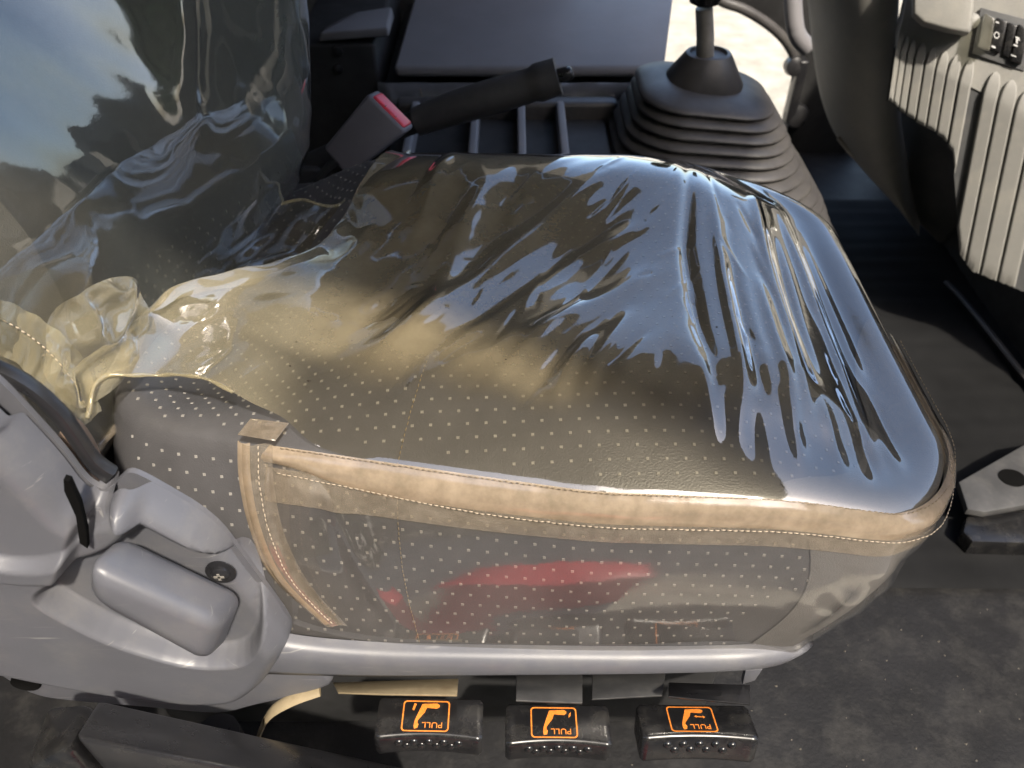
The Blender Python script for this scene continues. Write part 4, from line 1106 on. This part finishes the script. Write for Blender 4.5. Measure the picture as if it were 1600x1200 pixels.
box('hinge_leaf', (U(1248, 103, y=1.25).x, 1.245, U(1248, 190, y=1.25).z), (U(1262, 103, y=1.25).x, 1.279, U(1248, 95, y=1.25).z), M['black_metal'], df_, bevel=.003)
tube('grab_handle', curve(UY([(1238, -40, 1.15), (1240, 20, 1.13), (1246, 55, 1.12), (1262, 75, 1.12)]), 24), .016, M['slab'], df_)

# red tab on a cable near the firewall
rt = thing('cable_tag', U(1372, 285, y=.93), 'small red plastic tag on a wire clip by the pedal area', 'tag')
prism('tag', UY([(1346, 250, .90), (1352, 246, .90), (1374, 272, .89), (1368, 278, .89)]), (0, .006, 0), M['red'], rt, bevel=.0012)
tube('wire', curve(UY([(1310, 215, .93), (1318, 226, .92), (1334, 244, .91), (1348, 250, .90)]), 14), .004, M['steel'], rt, n=8)
tube('wire_end', curve(UY([(1370, 274, .893), (1385, 290, .90), (1410, 310, .92)]), 10), .003, M['dark'], rt, n=8)

# ------------------------------------------------------------------ floor things
mt = thing('floor_mat', (.75, .6, FZ), 'black ribbed rubber floor mat in the footwell', 'floor mat')
vs = []; nu, nv_ = 70, 60
for i in range(nu):
    for j in range(nv_):
        a, b = i / (nu - 1), j / (nv_ - 1)
        x = lerp(.36, .98, a); y = lerp(.16, 1.06, b)
        vs.append(Vector((x, y, FZ + .012 + .06 * ss(.80, .98, x) + .004 * nz(x * 6, y * 6, 3) + .0015 * math.sin(y * 260))))
o_ = len(vs); fs = grid_faces(nu, nv_)
mesh('mat_sheet', vs, fs, M['mat_black'], mt)
tube('mat_edge_ridge', curve([U(a, b, z=c) for a, b, c in ((1478, 440, FZ + .03), (1500, 462, FZ + .03), (1540, 510, FZ + .028), (1600, 585, FZ + .026), (1650, 640, FZ + .026))], 24), .005, M['rubber'], mt, n=8, flat=.6)
fb = thing('mounting_bracket', U(1570, 760, z=FZ), 'grey metal bracket with an oval hole lying on the black floor', 'bracket')
bz = FZ + .05
prism('plate', [U(a, b, z=bz) for a, b in ((1498, 752), (1600, 694), (1680, 680), (1680, 775), (1540, 800), (1512, 795))], (0, 0, -.012), M['grey_metal'], fb, bevel=.003)
lathe('oval_hole', U(1582, 746, z=bz + .0012), [(.0001, 0), (.017, 0), (.0175, -.003)], M['hole'], fb, sy=.85)
prism('foot', [U(a, b, z=FZ + .036) for a, b in ((1510, 806), (1680, 786), (1680, 850), (1520, 846), (1505, 830))], (0, 0, -.035), M['black_plastic'], fb, bevel=.004)

# ------------------------------------------------------------------ unseen trees and crate, added for what the film mirrors
LV = mat('leaf green', (.07, .10, .03), .6, .3, var=.4, vscale=2)
V = []; Fc = []
for i in range(15000):
    x = random.uniform(-11, 11); z = -1.3 + lerp(9.6, 5.6, ss(.4, 1.6, x) * ss(5.0, 3.8, x)) * random.random() ** .7 * (.85 + .15 * nz(x * .6, 1.5)); y = -4.6 - random.random() * 2.2 - .5 * nz(x * .5, z * .5)
    a = Vector((random.uniform(-1, 1), random.uniform(-1, 1), random.uniform(-1, 1))).normalized(); b = a.orthogonal().normalized(); sz = random.uniform(.2, .42); o_ = len(V); c = Vector((x, y, z))
    V += [c - a * sz, c + b * sz * .6, c + a * sz, c - b * sz * .6]; Fc.append((o_, o_ + 1, o_ + 2, o_ + 3))
wd = mesh('sky_block_trees', V, Fc, LV, smooth=False); wd['kind'] = 'stuff'  # unseen tree band, shaped to block a strip of mirrored sky, gap for sun
cr = thing('reflection_crate', (-.02, -1.35, -1.3), 'unseen red plastic crate added outside the door for its reflection in the skirt', 'crate')  # unseen crate added to give the red reflection in the side skirt
for lo, hi, nm in (((-.12, -1.52, -1.299), (.42, -1.50, -.92), 'side_panel'), ((-.12, -1.20, -1.299), (.42, -1.18, -.92), 'side_panel'), ((-.14, -1.52, -1.299), (-.121, -1.18, -.92), 'end_panel'), ((.421, -1.52, -1.299), (.44, -1.18, -.92), 'end_panel'), ((-.16, -1.54, -.919), (.46, -1.16, -.885), 'lid')):
    box(nm, (lo[0] - .17, lo[1], lo[2]), (hi[0] - .17, hi[1], hi[2]), M['red'], cr, bevel=.006)

parts = []
for k in range(120):
    x, y = random.uniform(.12, .80), random.uniform(-.28, .14); r_ = random.uniform(.0006, .0018)
    parts.append(([Vector((x, y, FZ)) + Vector((random.uniform(.6, 1.2) * r_ * a, random.uniform(.6, 1.2) * r_ * b, max(0, r_ * c))) for a, b, c in ((1, 0, 0), (0, 1, 0), (-1, 0, 0), (0, -1, 0), (0, 0, 1))], [(0, 1, 4), (1, 2, 4), (2, 3, 4), (3, 0, 4)]))
gr = mesh('floor_grit', *join_data(parts), mat('grit', (.12, .11, .095), .9, .1, var=.4, vscale=60), smooth=False); gr['kind'] = 'stuff'

parts = []
for k in range(34):
    x, y = random.uniform(-.2, .2), random.uniform(.06, .40); r_ = random.uniform(.0005, .0015); z_ = cover_z(x, y)
    parts.append(([Vector((x, y, z_ + .0002)) + Vector((random.uniform(.5, 1.3) * r_ * a, random.uniform(.5, 1.3) * r_ * b, r_ * c * .5)) for a, b, c in ((1, 0, 0), (0, 1, 0), (-1, 0, 0), (0, -1, 0), (0, 0, 1))], [(0, 1, 4), (1, 2, 4), (2, 3, 4), (3, 0, 4)]))
gr = mesh('specks', *join_data(parts), mat('dark specks', (.03, .025, .02), .9, .1, var=.4), cover, smooth=False); gr['kind'] = 'stuff'
